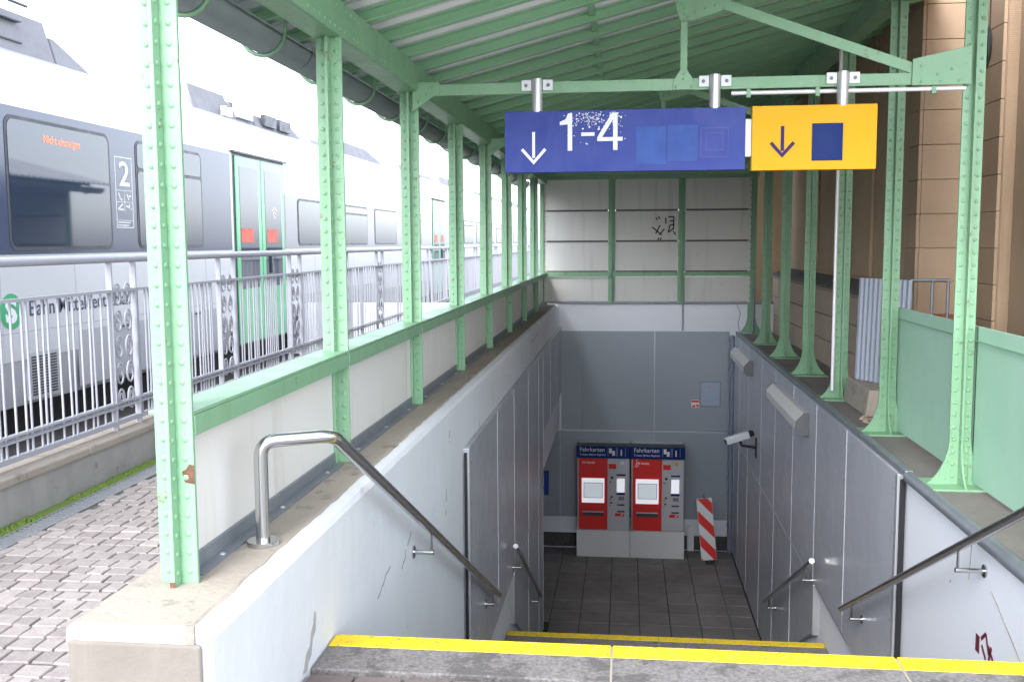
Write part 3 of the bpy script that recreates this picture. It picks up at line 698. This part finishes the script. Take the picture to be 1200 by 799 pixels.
MB().tube([(xw - .01, 13.4, -1.19), (1.58, 13.42, -1.17), (1.54, 13.43, -1.09)], .02, 8).build('arm', 'black', t)
d = Vector((-.42, -.08, -.13)).normalized(); a = Vector((1.67, 13.46, -1.02)); e = a + d * .33
n1 = d.cross(Vector((0, 0, 1))).normalized() * .05; n2 = n1.cross(d).normalized() * .045
cb = MB().hexa([a + n1 + n2, a - n1 + n2, a - n1 - n2, a + n1 - n2], [e + n1 + n2, e - n1 + n2, e - n1 - n2, e + n1 - n2]).build('housing', 'sign_white', t, .012)
MB().hexa([a + n1 * .8 + n2 * .9, a - n1 * .8 + n2 * .9, a - n1 * .8 - n2 * .9, a + n1 * .8 - n2 * .9], [a - d * .07 + n1 * .8 + n2 * .7, a - d * .07 - n1 * .8 + n2 * .7, a - d * .07 - n1 * .8 - n2 * .7, a - d * .07 + n1 * .8 - n2 * .7]).build('rear_cap', 'black', t, .01)
MB().tube([e, e + d * .008], .035, 12).build('lens', 'black', t)

t = thing('drain_pipe', 'blue grey drain pipe in the corner right of the hatch', 'pipe', (1.72, YB - .08, ZF))
MB().tube(bend([(1.735, YB - .0, .02), (1.735, YB - .09, .02), (1.735, YB - .09, ZF)], .07), .042, 14).build('pipe', 'pipe', t)
for z in (-.5, -1.55, -2.3, -3.1): MB().tube([(1.735, YB - .09, z - .025), (1.735, YB - .09, z + .025)], .05, 14).build('pipe_collar', 'pipe', t)
for z in (-.35, -1.5, -2.6): MB().box(1.72, 1.75, YB - .10, YB - .002, z, z + .02).build('pipe_clip', 'zinc', t)
tag(MB().tube(bend([(2.03, 16.0, .85), (2.02, 16.0, .12), (1.86, 16.05, .125), (1.79, YB - .05, .05)], .06), .018, 8).build('cable_conduit', 'zinc'), 'thin grey cable conduit beside the last green column', 'conduit')

def machine(label, x0, x1, stickers):
    t = thing('ticket_machine', label, 'ticket machine', ((x0 + x1) / 2, 16, ZF), 'ticket machines')
    yf = 15.84; yk = YB - .035; H = -1.71
    MB().box(x0, x1, yf - .02, yk, ZF, -3.12).build('plinth', 'mwhite', t, .006)
    MB().box(x0 + .012, x1 - .012, yf + .015, yk, -3.118, H - .02).build('body', 'mgrey', t, .008)
    MB().prism([(yf - .03, H - .19), (yk, H - .19), (yk, H - .03), (yf - .03, H)], 'x', x0 + .004, x1 - .004).build('hood', 'dark_grey', t, .004)
    hd_ = MB().box(x0 + .002, x1 - .002, yf - .045, yf - .031, H - .20, H - .005).build('header', 'navy', t, .003)
    yh = yf - .0455; L_ = (1, 0, 0); U_ = (0, 0, 1); wd = x1 - x0
    text('lettering', 'Fahrkarten', 'sign_white', hd_, (x0 + .05, yh, H - .092), L_, U_, .068, width=.40)
    text('lettering', 'Tickets Billets Biglietti', 'sign_white', hd_, (x0 + .05, yh, H - .157), L_, U_, .03, width=.42)
    pi = MB(); ix = x0 + .53
    pi.box(ix, ix + .045, yh - .002, yh, H - .115, H - .035); pi.box(ix + .05, ix + .095, yh - .002, yh, H - .155, H - .075); pi.build('pictogram', 'sign_white', hd_)
    f = MB(); 
    for q in ((ix - .02, ix - .015, H - .17, H - .02), (ix + .115, ix + .12, H - .17, H - .02), (ix + .135, ix + .14, H - .17, H - .02), (ix + .26, ix + .265, H - .17, H - .02)): f.box(q[0], q[1], yh - .001, yh, q[2], q[3])
    f.build('pictogram_frame', 'pale_blue', hd_)
    text('lettering', 'i', 'sign_white', hd_, (ix + .182, yh, H - .15), L_, U_, .10, bold=.03)
    fx = x0 + .035
    rp = MB().box(fx, fx + .47, yf - .012, yf + .014, -3.11, H - .215).build('red_panel', 'red', t, .003); yr = yf - .0125
    text('lettering', 'DB', 'sign_white', rp, (fx + .06, yr, H - .30), L_, U_, .034, width=.06); text('lettering', 'BAHN', 'sign_white', rp, (fx + .14, yr, H - .30), L_, U_, .034, bold=.02, width=.12)
    sf = MB().box(fx + .05, fx + .42, yf - .028, yf - .0125, -2.66, -2.25).build('screen_frame', 'bright', rp, .006)
    MB().box(fx + .09, fx + .385, yf - .0305, yf - .0285, -2.57, -2.33).build('screen', 'screen', sf)
    f = MB()
    for q in ((fx + .082, fx + .09, -2.578, -2.322), (fx + .385, fx + .393, -2.578, -2.322), (fx + .09, fx + .385, -2.578, -2.57), (fx + .09, fx + .385, -2.33, -2.322)): f.box(q[0], q[1], yf - .031, yf - .0285, q[2], q[3])
    f.build('screen_border', 'dark_grey', sf)
    MB().box(fx + .06, fx + .41, yf - .022, yf - .0125, -2.88, -2.80).build('ticket_slot', 'dark_grey', rp, .004)
    MB().box(fx + .06, fx + .41, yf - .026, yf - .0225, -2.82, -2.80).build('slot_lip', 'alu', rp)
    gx_ = fx + .475
    gp = MB().box(gx_, x1 - .03, yf - .008, yf + .014, -3.11, H - .215).build('grey_panel', 'mgrey', t, .003); yg = yf - .0085
    gw = x1 - .03 - gx_
    MB().box(gx_ + .015, gx_ + .135, yg - .004, yg, -2.09, -2.01).build('red_label', 'red', gp)
    MB().box(gx_ + gw * .42, gx_ + gw * .86, yg - .004, yg, -2.205, -2.18).build('blue_label', 'navy', gp)
    ks = MB().box(gx_ + gw * .44, gx_ + gw * .82, yg - .012, yg, -2.48, -2.25).build('card_screen', 'bright', gp, .003)
    MB().box(gx_ + gw * .42, gx_ + gw * .84, yg - .010, yg, -2.52, -2.485).build('card_slot', 'navy', gp)
    for (u, v, r) in ((.18, -2.24, .025), (.10, -2.31, .014), (.17, -2.56, .02), (.10, -2.60, .012), (.15, -2.66, .018), (.10, -2.70, .01)): MB().dome((gx_ + gw * u * 1.1, yg, v), (0, -1, 0), r).build('button', 'dark_grey', gp)
    MB().box(gx_ + gw * .52, gx_ + gw * .80, yg - .014, yg, -2.61, -2.55).build('keypad', 'zinc', gp, .003)
    for z in (-2.69, -2.80): MB().box(gx_ + gw * .46, gx_ + gw * .82, yg - .006, yg, z - .012, z + .012).build('note_slot', 'dark_grey', gp)
    rl = MB().box(gx_ + gw * .36, gx_ + gw * .80, yg - .004, yg, -2.88, -2.83).build('red_label', 'red', gp)
    MB().prism([(gx_ + gw * .62, -2.86), (gx_ + gw * .66, -2.875), (gx_ + gw * .78, -2.835), (gx_ + gw * .76, -2.832)], 'y', yg - .006, yg - .0045).build('tick', 'sign_white', rl)
    MB().box(gx_ + gw * .6, gx_ + gw * .78, yg - .003, yg, H - .31, H - .26).build('sticker', stickers, gp)
    if stickers == 'yellow':
        strokes('scratch', 'sign_white', rp, [(fx + .04, -2.05, fx + .07, -1.97), (fx + .06, -2.06, fx + .09, -2.02), (fx + .09, -1.97, fx + .10, -2.0), (fx + .05, -1.95, fx + .08, -1.93)], y=yr, wd=.012)
machine('left of the two red and grey ticket machines', -.79, .085, 'sign_white')
machine('right of the two red and grey ticket machines', .09, .965, 'yellow')

t = thing('barrier_board', 'red and white striped barrier board leaning by the drain pipe', 'barrier', (1.32, 15.55, ZF))
tilt = Matrix.Translation((1.36, 15.62, ZF)) @ Matrix.Rotation(R(-5), 4, 'Y') @ Matrix.Rotation(R(-7), 4, 'X')
def tl(b): b.v = [tilt @ p for p in b.v]; return b
bw, z0, z1 = .125, .06, 1.06
tl(MB().box(-bw, bw, 0, .03, z0, z1)).build('board', 'sign_white', t, .012)
def clip(poly, nx, nz, d):                        # keep nx*x + nz*z <= d
    out = []
    for i, p in enumerate(poly):
        q = poly[(i + 1) % len(poly)]; a = nx * p[0] + nz * p[1] - d; c = nx * q[0] + nz * q[1] - d
        if a <= 0: out.append(p)
        if a * c < 0: u = a / (a - c); out.append((p[0] + (q[0] - p[0]) * u, p[1] + (q[1] - p[1]) * u))
    return out
for i in range(-1, 7):
    zc = z0 - .09 + i * .19
    poly = [(-bw + .008, z0 + .008), (bw - .008, z0 + .008), (bw - .008, z1 - .008), (-bw + .008, z1 - .008)]
    poly = clip(poly, 1.15, 1, zc + .19); poly = clip(poly, -1.15, -1, -zc)
    if len(poly) > 2: tl(MB().prism(poly, 'y', -.004, -.0005)).build('stripe', 'stripe_red' if i % 2 else 'stripe_white', t)
tl(MB().tube([(0, .015, 0), (0, .015, 1.13)], .016, 8)).build('post', 'zinc', t)
box('foot_block', 'dark_grey', t, 1.30, 1.42, 15.58, 15.70, ZF, ZF + .03, .008)
tag(box('wooden_post', 'mwhite', None, 1.04, 1.15, YB - .09, YB - .02, ZF, ZF + .42, .006), 'short pale post between ticket machine and barrier board', 'post')

# ================================================================== STATION BUILDING ON THE RIGHT
t = thing('station_building', 'tan rendered station building with stone block courses on the right', 'building', (4, 10, 0))
XA, YA, XB, YC, XC = 2.62, 9.25, 3.05, 8.6, 3.2
MB().box(XA, 9, YA + .03, 17.6, -.2, 5.2).build('wall', 'render', t)
MB().box(XB + .03, 9, YC + .02, YA + .03, -.2, 5.2).build('wall', 'render', t)
MB().box(XC, 9, 4.6, YC + .02, -.2, 5.2).build('wall', 'render', t)
zc = .0; i = 0
while zc < 4.4:                                   # block courses on the recessed corner
    h = .305
    MB().box(XA + .002, XB + .028, YA, YA + .03, zc + .0025, zc + h - .0025).build('stone_block', 'block', t, .004)
    MB().box(XB, XB + .03, YC + .03, YA - .002, zc + .0025, zc + h - .0025).build('stone_block', 'block', t, .004)
    MB().box(XA - .03, XA, YA + .002, YA + .34, zc + .0025, zc + h - .0025).build('stone_block', 'block', t, .004)
    zc += h
comb = MB(); z = 0
while z < 4.4: comb.box(XB + .034, XC - .002, YC + .010, YC + .02, z, z + .012); z += .015
comb.build('tooled_band', 'render', t)
MB().box(XC - .03, XC, 7.95, YC - .002, 0, 4.4).build('pilaster', 'render', t, .01)
MB().box(XC - .10, XC, 6.6, 7.8, 0, 4.4).build('pilaster', 'block', t, .02)
for ya, yb_, d in ((10.9, 11.7, .035), (12.6, 13.3, .025), (13.9, 14.9, .04)):
    MB().box(XA - d, XA, ya, yb_, 1.2, 4.4).build('pilaster', 'render', t, .01)
MB().box(2.0, XA - .002, 16.75, 17.6, -.02, 5.2).build('wall', 'render', t)
MB().box(2.425, XA, 10.0, 16.74, -.2, 1.02).build('plinth', 'plinth', t)
for (z0, z1) in ((.03, .40), (.41, .70), (.71, 1.0)):
    y = 10.0; k = 0
    while y < 16.4:
        MB().box(2.395, 2.425, y + .004, min(y + 1.1, 16.5) - .004, z0 + .004, z1 - .004).build('plinth_block', 'plinth', t, .006); y += 1.1
for ya, yb_ in ((10.0, 12.2), (12.3, 14.6), (14.7, 16.5)): MB().prism([(2.37, 1.03), (XA - .002, 1.03), (XA - .002, 1.16), (2.37, 1.06)], 'y', ya, yb_).build('sill', 'sill', t, .004)
random.seed(5)
for i in range(9):
    m = MB().box(-.06, .06, -.04, .04, 0, .065); rot = Matrix.Rotation(random.uniform(-.5, .5), 4, 'Z')
    m.v = [rot @ p + Vector((2.72 + (i % 3) * .12 + random.uniform(-.02, .02), 9.2 - .05, .72 + (i // 3) * .075)) for p in m.v]
    m.build('brick', 'brick', t, .006)

cc = MB(); random.seed(4)
for q in range(4):
    cc.tube([(XB - .03 - .01 * q, 8.86 + (.05 + .012 * q) * math.cos(a * .42), 3.22 + (.13 + .02 * q) * math.sin(a * .42 + .2 * q)) for a in range(16)], .006, 5)
cc.tube([(XB - .03, 8.86, 3.3), (XB - .02, 8.9, 4.0)], .006, 5)
tag(cc.build('cable_coil', 'black'), 'black cable coil hanging on the building wall beside the near column', 'cable')
# loose corrugated sheet, rail and kerb block behind the columns
t = MB(); n = 22; a = Vector((2.08, 9.22)); e = Vector((2.37, 8.62)); d = (e - a); nn = Vector((-d.y, d.x)).normalized()
pp = []
for i in range(n * 2 + 1):
    q = a + d * (i / (2 * n)) + nn * (.014 * math.sin(i * math.pi / 2.0 + .4)); pp.append(q)
k = len(pp)
vs = [(p.x, p.y, .34) for p in pp] + [(p.x + .02, p.y, 1.26) for p in pp]
t.add(vs, [(i, i + 1, k + i + 1, k + i) for i in range(k - 1)])
cs = t.build('corrugated_sheet', 'zinc'); cs.modifiers.new('thickness', 'SOLIDIFY').thickness = .004
M['corr'] = mat('corrugated_grey', (.30, .33, .39), .5, .2); cs.data.materials[0] = M['corr']
tag(cs, 'grey corrugated metal sheet standing behind the green column', 'metal sheet')
tag(MB().hexa([(2.02, 8.5, ZL), (2.38, 8.5, ZL), (2.38, 9.4, ZL), (2.02, 9.4, ZL)], [(2.05, 8.52, .335), (2.38, 8.52, .335), (2.38, 9.36, .335), (2.05, 9.36, .335)]).build('kerb_block', 'concrete', None, .012), 'concrete block under the corrugated sheet', 'block')
t = thing('guard_rail', 'thin grey tube guard rail beside the corrugated sheet', 'railing', (2.6, 8.75, 0))
MB().tube([(2.42, 8.75, 1.255), (2.74, 8.75, 1.255)], .014, 8).build('top_rail', 'zinc', t)
for x in (2.43, 2.60, 2.73): MB().tube([(x, 8.75, -.03), (x, 8.75, 1.255)], .014, 8).build('post', 'zinc', t)
random.seed(9); rb_ = MB()
for i in range(40):
    c = Vector((2.06 + random.uniform(-.1, .08), 8.35 + random.uniform(-.25, .1), ZL)); r = random.uniform(.01, .03)
    rb_.dome(c, (random.uniform(-.3, .3), random.uniform(-.3, .3), 1), r, r, 5)
tag(rb_.build('rubble', 'plinth'), 'pale rubble crumbs on the ledge beside the concrete block', 'rubble', kind='stuff')

# ================================================================== FENCE AND ITS WALL
t = thing('low_wall', 'low concrete wall carrying the grey railing beside the tracks', 'wall', (-3.65, 20, 0))
MB().box(-3.80, -3.52, 2, 60, -.32, .215).build('wall', 'low_wall', t)
y = 2.0
while y < 30: MB().box(-3.82, -3.505, y + .004, y + 1.996, .216, .275).build('coping', 'concrete', t, .012); y += 2
dr = thing('drain_channel', 'slotted metal drain channel along the low wall', 'drain', (-3.34, 10, 0))
MB().box(-3.415, -3.265, 2, 16.6, -.03, -.02).build('channel', 'black', dr)
for x in (-3.412, -3.276): MB().box(x, x + .012, 2, 16.6, -.03, .004).build('edge', 'drain', dr)
gm = MB(); y = 3.6
while y < 10: gm.box(-3.40, -3.277, y, y + .022, -.019, .0); y += .045
gm.build('grate_bars', 'drain', dr)['kind'] = 'stuff'
random.seed(2); ms = MB()
for i in range(7000):
    y = 3.5 + 7 * random.random() ** 1.3; x = -3.465 + random.gauss(0, .03)
    if x < -3.515 or x > -3.40: continue
    if math.sin(y * 3.1) + math.sin(y * 7.7) * .6 < -.9: continue
    r = random.uniform(.003, .012); ms.dome((x, y, -.005), (random.uniform(-.6, .6), random.uniform(-.6, .6), 1), r, r * random.uniform(.8, 1.8), 5)
ms.box(-3.52, -3.416, 2, 16.6, -.03, -.006)
tag(ms.build('moss', 'moss'), 'bright green moss strip along the low wall', 'moss', kind='stuff')

fn = thing('railing', 'grey metal railing with scroll ornaments between platform and train', 'railing', (-3.62, 20, .27))
XF = -3.62
MB().tube([(XF, 2.5, 1.50), (XF, 58, 1.50)], .03, 12).build('handrail', 'fence', fn)
for z0, z1, nme in ((1.262, 1.282, 'mid_rail'), (.462, .476, 'lower_rail'), (.43, .444, 'lower_rail'), (.315, .345, 'base_rail')):
    MB().box(XF - .02, XF + .02, 2.5, 58, z0, z1).build(nme, 'fence', fn)
random.seed(21); post = bal = scr = None; farb = MB()
for k in range(-2, 27):
    yc = 6.72 + 1.87 * k
    for s in (-1, 1):
        m4 = Matrix.Translation((XF, yc + s * .17, .275))
        if post is None: post = MB().box(-.022, .022, -.008, .008, 0, 1.2).build('post', 'fence', fn, loc=(0, 0, 0)); W[post] = m4; post.matrix_basis = m4
        else: inst(post, 'post', m4, fn)
        if k < 6:
            for c2 in range(5):
                m5 = Matrix.Translation((XF, yc + s * .07, .40 + c2 * .19))
                if scr is None:
                    pts = [(0, .045 * math.cos(a), .085 + .075 * math.sin(a)) for a in [i * .55 - .2 for i in range(12)]] + [(0, .022 * math.cos(a), .10 + .03 * math.sin(a)) for a in [.2 + i * .8 for i in range(7)]]
                    scr = MB().tube(pts, .008, 5).build('scroll', 'fence', fn, loc=(0, 0, 0)); W[scr] = m5; scr.matrix_basis = m5
                else: inst(scr, 'scroll', m5, fn)
    y = yc + .17 + .06; ye = yc + 1.87 - .17 - .03
    while y < ye:
        m4 = Matrix.Translation((XF, y, .345)) @ Matrix.Rotation(random.uniform(-.012, .012), 4, 'X')
        if k < 7 and k > -2:
            if bal is None: bal = MB().box(-.006, .006, -.0045, .0045, 0, .918).build('baluster', 'fence', fn, loc=(0, 0, 0)); W[bal] = m4; bal.matrix_basis = m4
            else: inst(bal, 'baluster', m4, fn)
        else: farb.box(XF - .008, XF + .008, y - .006, y + .006, .345, 1.262)
        y += random.choice((.05, .055, .06, .10, .105, .13))
farb.build('far_balusters', 'fence', fn)['kind'] = 'stuff'

# ================================================================== TRAIN
tr = thing('train', 'white and grey regional train with green doors standing behind the railing', 'train', (-6.9, 30, -.3))
XT = -5.5; TY0, TY1 = 3.0, 75.0
cs_ = [(XT, .55), (XT, 2.95), (XT - .04, 3.18), (XT - .14, 3.36), (XT - .4, 3.47), (XT - 1.4, 3.52), (XT - 2.4, 3.47), (XT - 2.66, 3.36), (XT - 2.8, 2.95), (XT - 2.8, .55)]
MB().prism(cs_, 'y', TY0, TY1).build('body', 'train_white', tr)
sections = [(TY0, 13.25), (15.55, 27.5), (29.9, 45), (47.2, 75)]
for a, c in sections: MB().prism([(XT - .005, .55), (XT - .06, .12), (XT - .2, .12), (XT - .2, .55)], 'y', a, c).build('skirt', 'train_skirt', tr, .004)
MB().box(XT - 2.5, XT - .3, TY0, TY1, -.2, .54).build('underframe', 'black', tr)
for y in (7.0, 12.6, 24.0, 34.0):
    for dy in (0, 2.2):
        for X in (XT - .45, XT - 2.0): MB().tube([(X - .06, y + dy, .13), (X + .06, y + dy, .13)], .42, 20).build('wheel', 'black', tr)
for a, c, z1 in ((TY0, 13.3, 2.845), (15.5, 27.6, 2.39), (29.8, 45, 2.39), (47, 75, 2.39)):
    MB().box(XT, XT + .006, a, c, 1.515, z1).build('window_band', 'train_band' if a < 10 else 'train_band_sheen', tr)
def window(a, c, z0, z1, hopper=None):
    w_ = MB()
    r = .10
    def rr(a, c, z0, z1, r):
        pts = []
        for (cx, cz, s) in ((c - r, z1 - r, 0), (a + r, z1 - r, 1), (a + r, z0 + r, 2), (c - r, z0 + r, 3)):
            for i in range(5): an = math.pi / 2 * (s + i / 4); pts.append((cx + r * math.cos(an), cz + r * math.sin(an)))
        return pts
    o = w_.prism(rr(a, c, z0, z1, r), 'x', XT + .006, XT + .011).build('window', 'train_seal', tr)
    g0 = .035
    if hopper:
        MB().prism(rr(a + g0, c - g0, z0 + g0, hopper - .02, .05), 'x', XT + .011, XT + .015).build('pane', 'train_glass', o)
        MB().prism(rr(a + g0, c - g0, hopper + .02, z1 - g0, .05), 'x', XT + .011, XT + .015).build('pane', 'train_glass', o)
    else: MB().prism(rr(a + g0, c - g0, z0 + g0, z1 - g0, .08), 'x', XT + .011, XT + .015).build('pane', 'train_glass', o)
    return o
window(6.0, 8.05, 1.55, 2.78)
w1 = window(8.27, 10.06, 1.55, 2.765)
text('display_text', 'Nicht einsteigen', 'led', w1, (XT + .0155, 8.85, 2.56), (0, 1, 0), (0, 0, 1), .075, width=.62)
window(10.62, 12.35, 1.55, 2.765, 2.44)
for a, c, hp in ((16.1, 18.2, None), (18.35, 20.6, 2.18), (21.2, 23.3, None), (23.9, 26.2, 2.18), (30.4, 32.6, None), (33.2, 35.4, 2.18), (36, 38.2, None), (38.8, 41, None), (41.6, 43.8, 2.18), (48, 50.4, None), (51, 53.4, None), (54, 56.4, None), (57, 59.4, None), (60, 62, None)):
    window(a, c, 1.56, 2.35, hp)
def door(a, c, zt):
    z0 = .16; m_ = (a + c) / 2
    fr = MB().box(XT - .02, XT + .004, a - .06, c + .06, z0 - .02, zt + .03).build('door_frame', 'train_seal', tr)
    for (p, q) in ((a, m_ - .012), (m_ + .012, c)):
        d_ = MB().box(XT + .004, XT + .02, p, q, z0, zt).build('door', 'train_green', tr, .006)
        MB().box(XT + .02, XT + .024, p + .13, q - .13, .95, zt - .14).build('pane', 'train_glass', d_)
        MB().box(XT + .0205, XT + .026, p + .2 if p > a else p + .15, q - .35, 1.62, 1.82).build('notice', 'orange_red', d_)
    fl_ = MB().box(XT + .02, XT + .05, m_ + .3, m_ + .34, 1.15, 1.45).build('door_grip', 'train_seal', d_)
    yy = c - .45
    for i in range(3): strokes('wifi_mark', 'sign_white', d_, [(yy - .05 - .03 * i, 1.98 + .06 * i, yy, 2.02 + .06 * i + .01), (yy, 2.02 + .06 * i + .01, yy + .05 + .03 * i, 1.98 + .06 * i)], x=XT + .0245, wd=.025, sign=1)
    MB().box(XT, XT + .05, a - .1, c + .1, zt + .035, zt + .06).build('rain_strip', 'train_seal', tr)
door(13.45, 15.40, 2.84); door(27.75, 29.65, 2.8); door(45.1, 46.9, 2.8)
# class panel
cp = MB()
for q in ((10.16, 10.17, 1.78, 2.55), (10.52, 10.53, 1.78, 2.55), (10.17, 10.52, 1.78, 1.79), (10.17, 10.52, 2.54, 2.55), (10.17, 10.52, 2.185, 2.19), (10.17, 10.52, 1.86, 1.865), (10.342, 10.348, 1.95, 2.185), (10.17, 10.52, 2.06, 2.065)): cp.box(XT + .006, XT + .009, *q)
co = cp.build('class_panel', 'sign_white', tr)
text('class_number', '2', 'sign_white', co, (XT + .0085, 10.235, 2.24), (0, 1, 0), (0, 0, 1), .26, width=.22, bold=.01)
strokes('pictogram', 'sign_white', co, [(10.22, 2.16, 10.25, 2.10), (10.25, 2.10, 10.30, 2.08), (10.40, 2.15, 10.44, 2.09), (10.44, 2.13, 10.49, 2.13), (10.2, 1.98, 10.3, 2.04), (10.22, 1.98, 10.32, 1.98), (10.38, 2.02, 10.5, 1.99), (10.44, 2.04, 10.48, 1.98)], x=XT + .006, wd=.018, sign=1)
strokes('small_print', 'sign_white', co, [(10.19, 1.84, 10.45, 1.84), (10.19, 1.81, 10.42, 1.81)], x=XT + .006, wd=.012, sign=1)
# line logo and name
lg = MB().tube([(XT, 8.24, 1.005), (XT + .004, 8.24, 1.005)], .163, 36).build('line_logo', 's_green', tr)
text('logo_letter', 'S', 'sign_white', lg, (XT + .0045, 8.155, .91), (0, 1, 0), (0, 0, 1), .20, width=.165, bold=.04)
text('train_name', 'Bahn', 'text_dark', tr, (XT + .001, 8.50, .945), (0, 1, 0), (0, 0, 1), .145, width=.40, bold=.004)
text('train_name', 'Mitteldeutschland', 'text_dark', tr, (XT + .001, 8.98, .945), (0, 1, 0), (0, 0, 1), .145, width=1.5, bold=.004)
# panels and grille
gl = MB().box(XT - .03, XT + .002, 8.45, 8.95, .16, .60).build('grille', 'train_skirt', tr, .004)
for i in range(14): MB().box(XT + .002, XT + .008, 8.50, 8.90, .20 + i * .027, .212 + i * .027).build('grille_slat', 'black', gl)
for y in (8.1, 9.3, 11.2, 12.4, 17, 19.5, 22, 25, 31, 34, 37): MB().box(XT - .001, XT + .0015, y, y + .012, .56, 1.5).build('panel_joint', 'train_skirt', tr)
MB().box(XT - .001, XT + .0015, TY0, 13.3, .80, .81).build('panel_joint', 'train_skirt', tr)
for a, c in ((9.3, 11.2), (11.3, 12.9), (16.0, 18.4), (19, 22)):
    MB().box(XT - .002, XT + .003, a, c, .17, .74).build('service_hatch', 'train_skirt', tr, .003)
    MB().box(XT + .003, XT + .01, (a + c) / 2 - .08, (a + c) / 2 + .08, .70, .72).build('hatch_handle', 'train_seal', tr)
# roof equipment
def roof_box(a, c, z1, tp=.35, d=.25, m='train_roof'):
    return MB().hexa([(XT - .35, a, 3.42), (XT - 1.9, a, 3.42), (XT - 1.9, c, 3.42), (XT - .35, c, 3.42)], [(XT - .45, a + .02, z1 - .07), (XT - 1.8, a + .02, z1 - .07), (XT - 1.8, c - tp, z1 - .07), (XT - .45, c - tp, z1 - .07)]).build('roof_box', m, tr, .01)
r1 = roof_box(4, 9.75, 3.93, .05); roof_box(9.78, 10.5, 3.80, .62); roof_box(10.6, 12.2, 3.62, .3, m='train_white'); roof_box(12.3, 13.3, 3.68, .3, m='train_white')
roof_box(13.0, 14.35, 3.86, .1); r3 = roof_box(14.4, 15.2, 3.80, .05); r2 = roof_box(15.3, 17.6, 3.72, .4); roof_box(18.2, 19.2, 3.62, .2); roof_box(19.6, 23.8, 3.80, 1.5); roof_box(25.5, 27, 3.72, .2); roof_box(27.5, 30, 3.64, .2); roof_box(31, 36, 3.78, .8); roof_box(38, 46, 3.68, .3); roof_box(48, 60, 3.75, .3)
MB().box(XT - .42, XT - .33, 14.5, 15.1, 3.5, 3.75).build('roof_grille', 'train_skirt', r3)
for y in (13.9, 14.1): MB().tube([(XT - .3, y, 3.45), (XT - .3, y, 3.58)], .05, 8).build('insulator', 'sign_white', r3)
for z in (3.55, 3.75): MB().box(XT - .43, XT - .36, 4, 9.2, z, z + .012).build('roof_rib', 'train_seal', r1)
for y in (15.6, 16.3): MB().box(XT - .40, XT - .33, y, y + .55, 3.50, 3.68).build('roof_grille', 'train_seal', r2)
MB().tube([(XT - .3, 4, 3.90), (XT - .3, 9.2, 3.90)], .015, 6).build('roof_conduit', 'train_seal', r1)
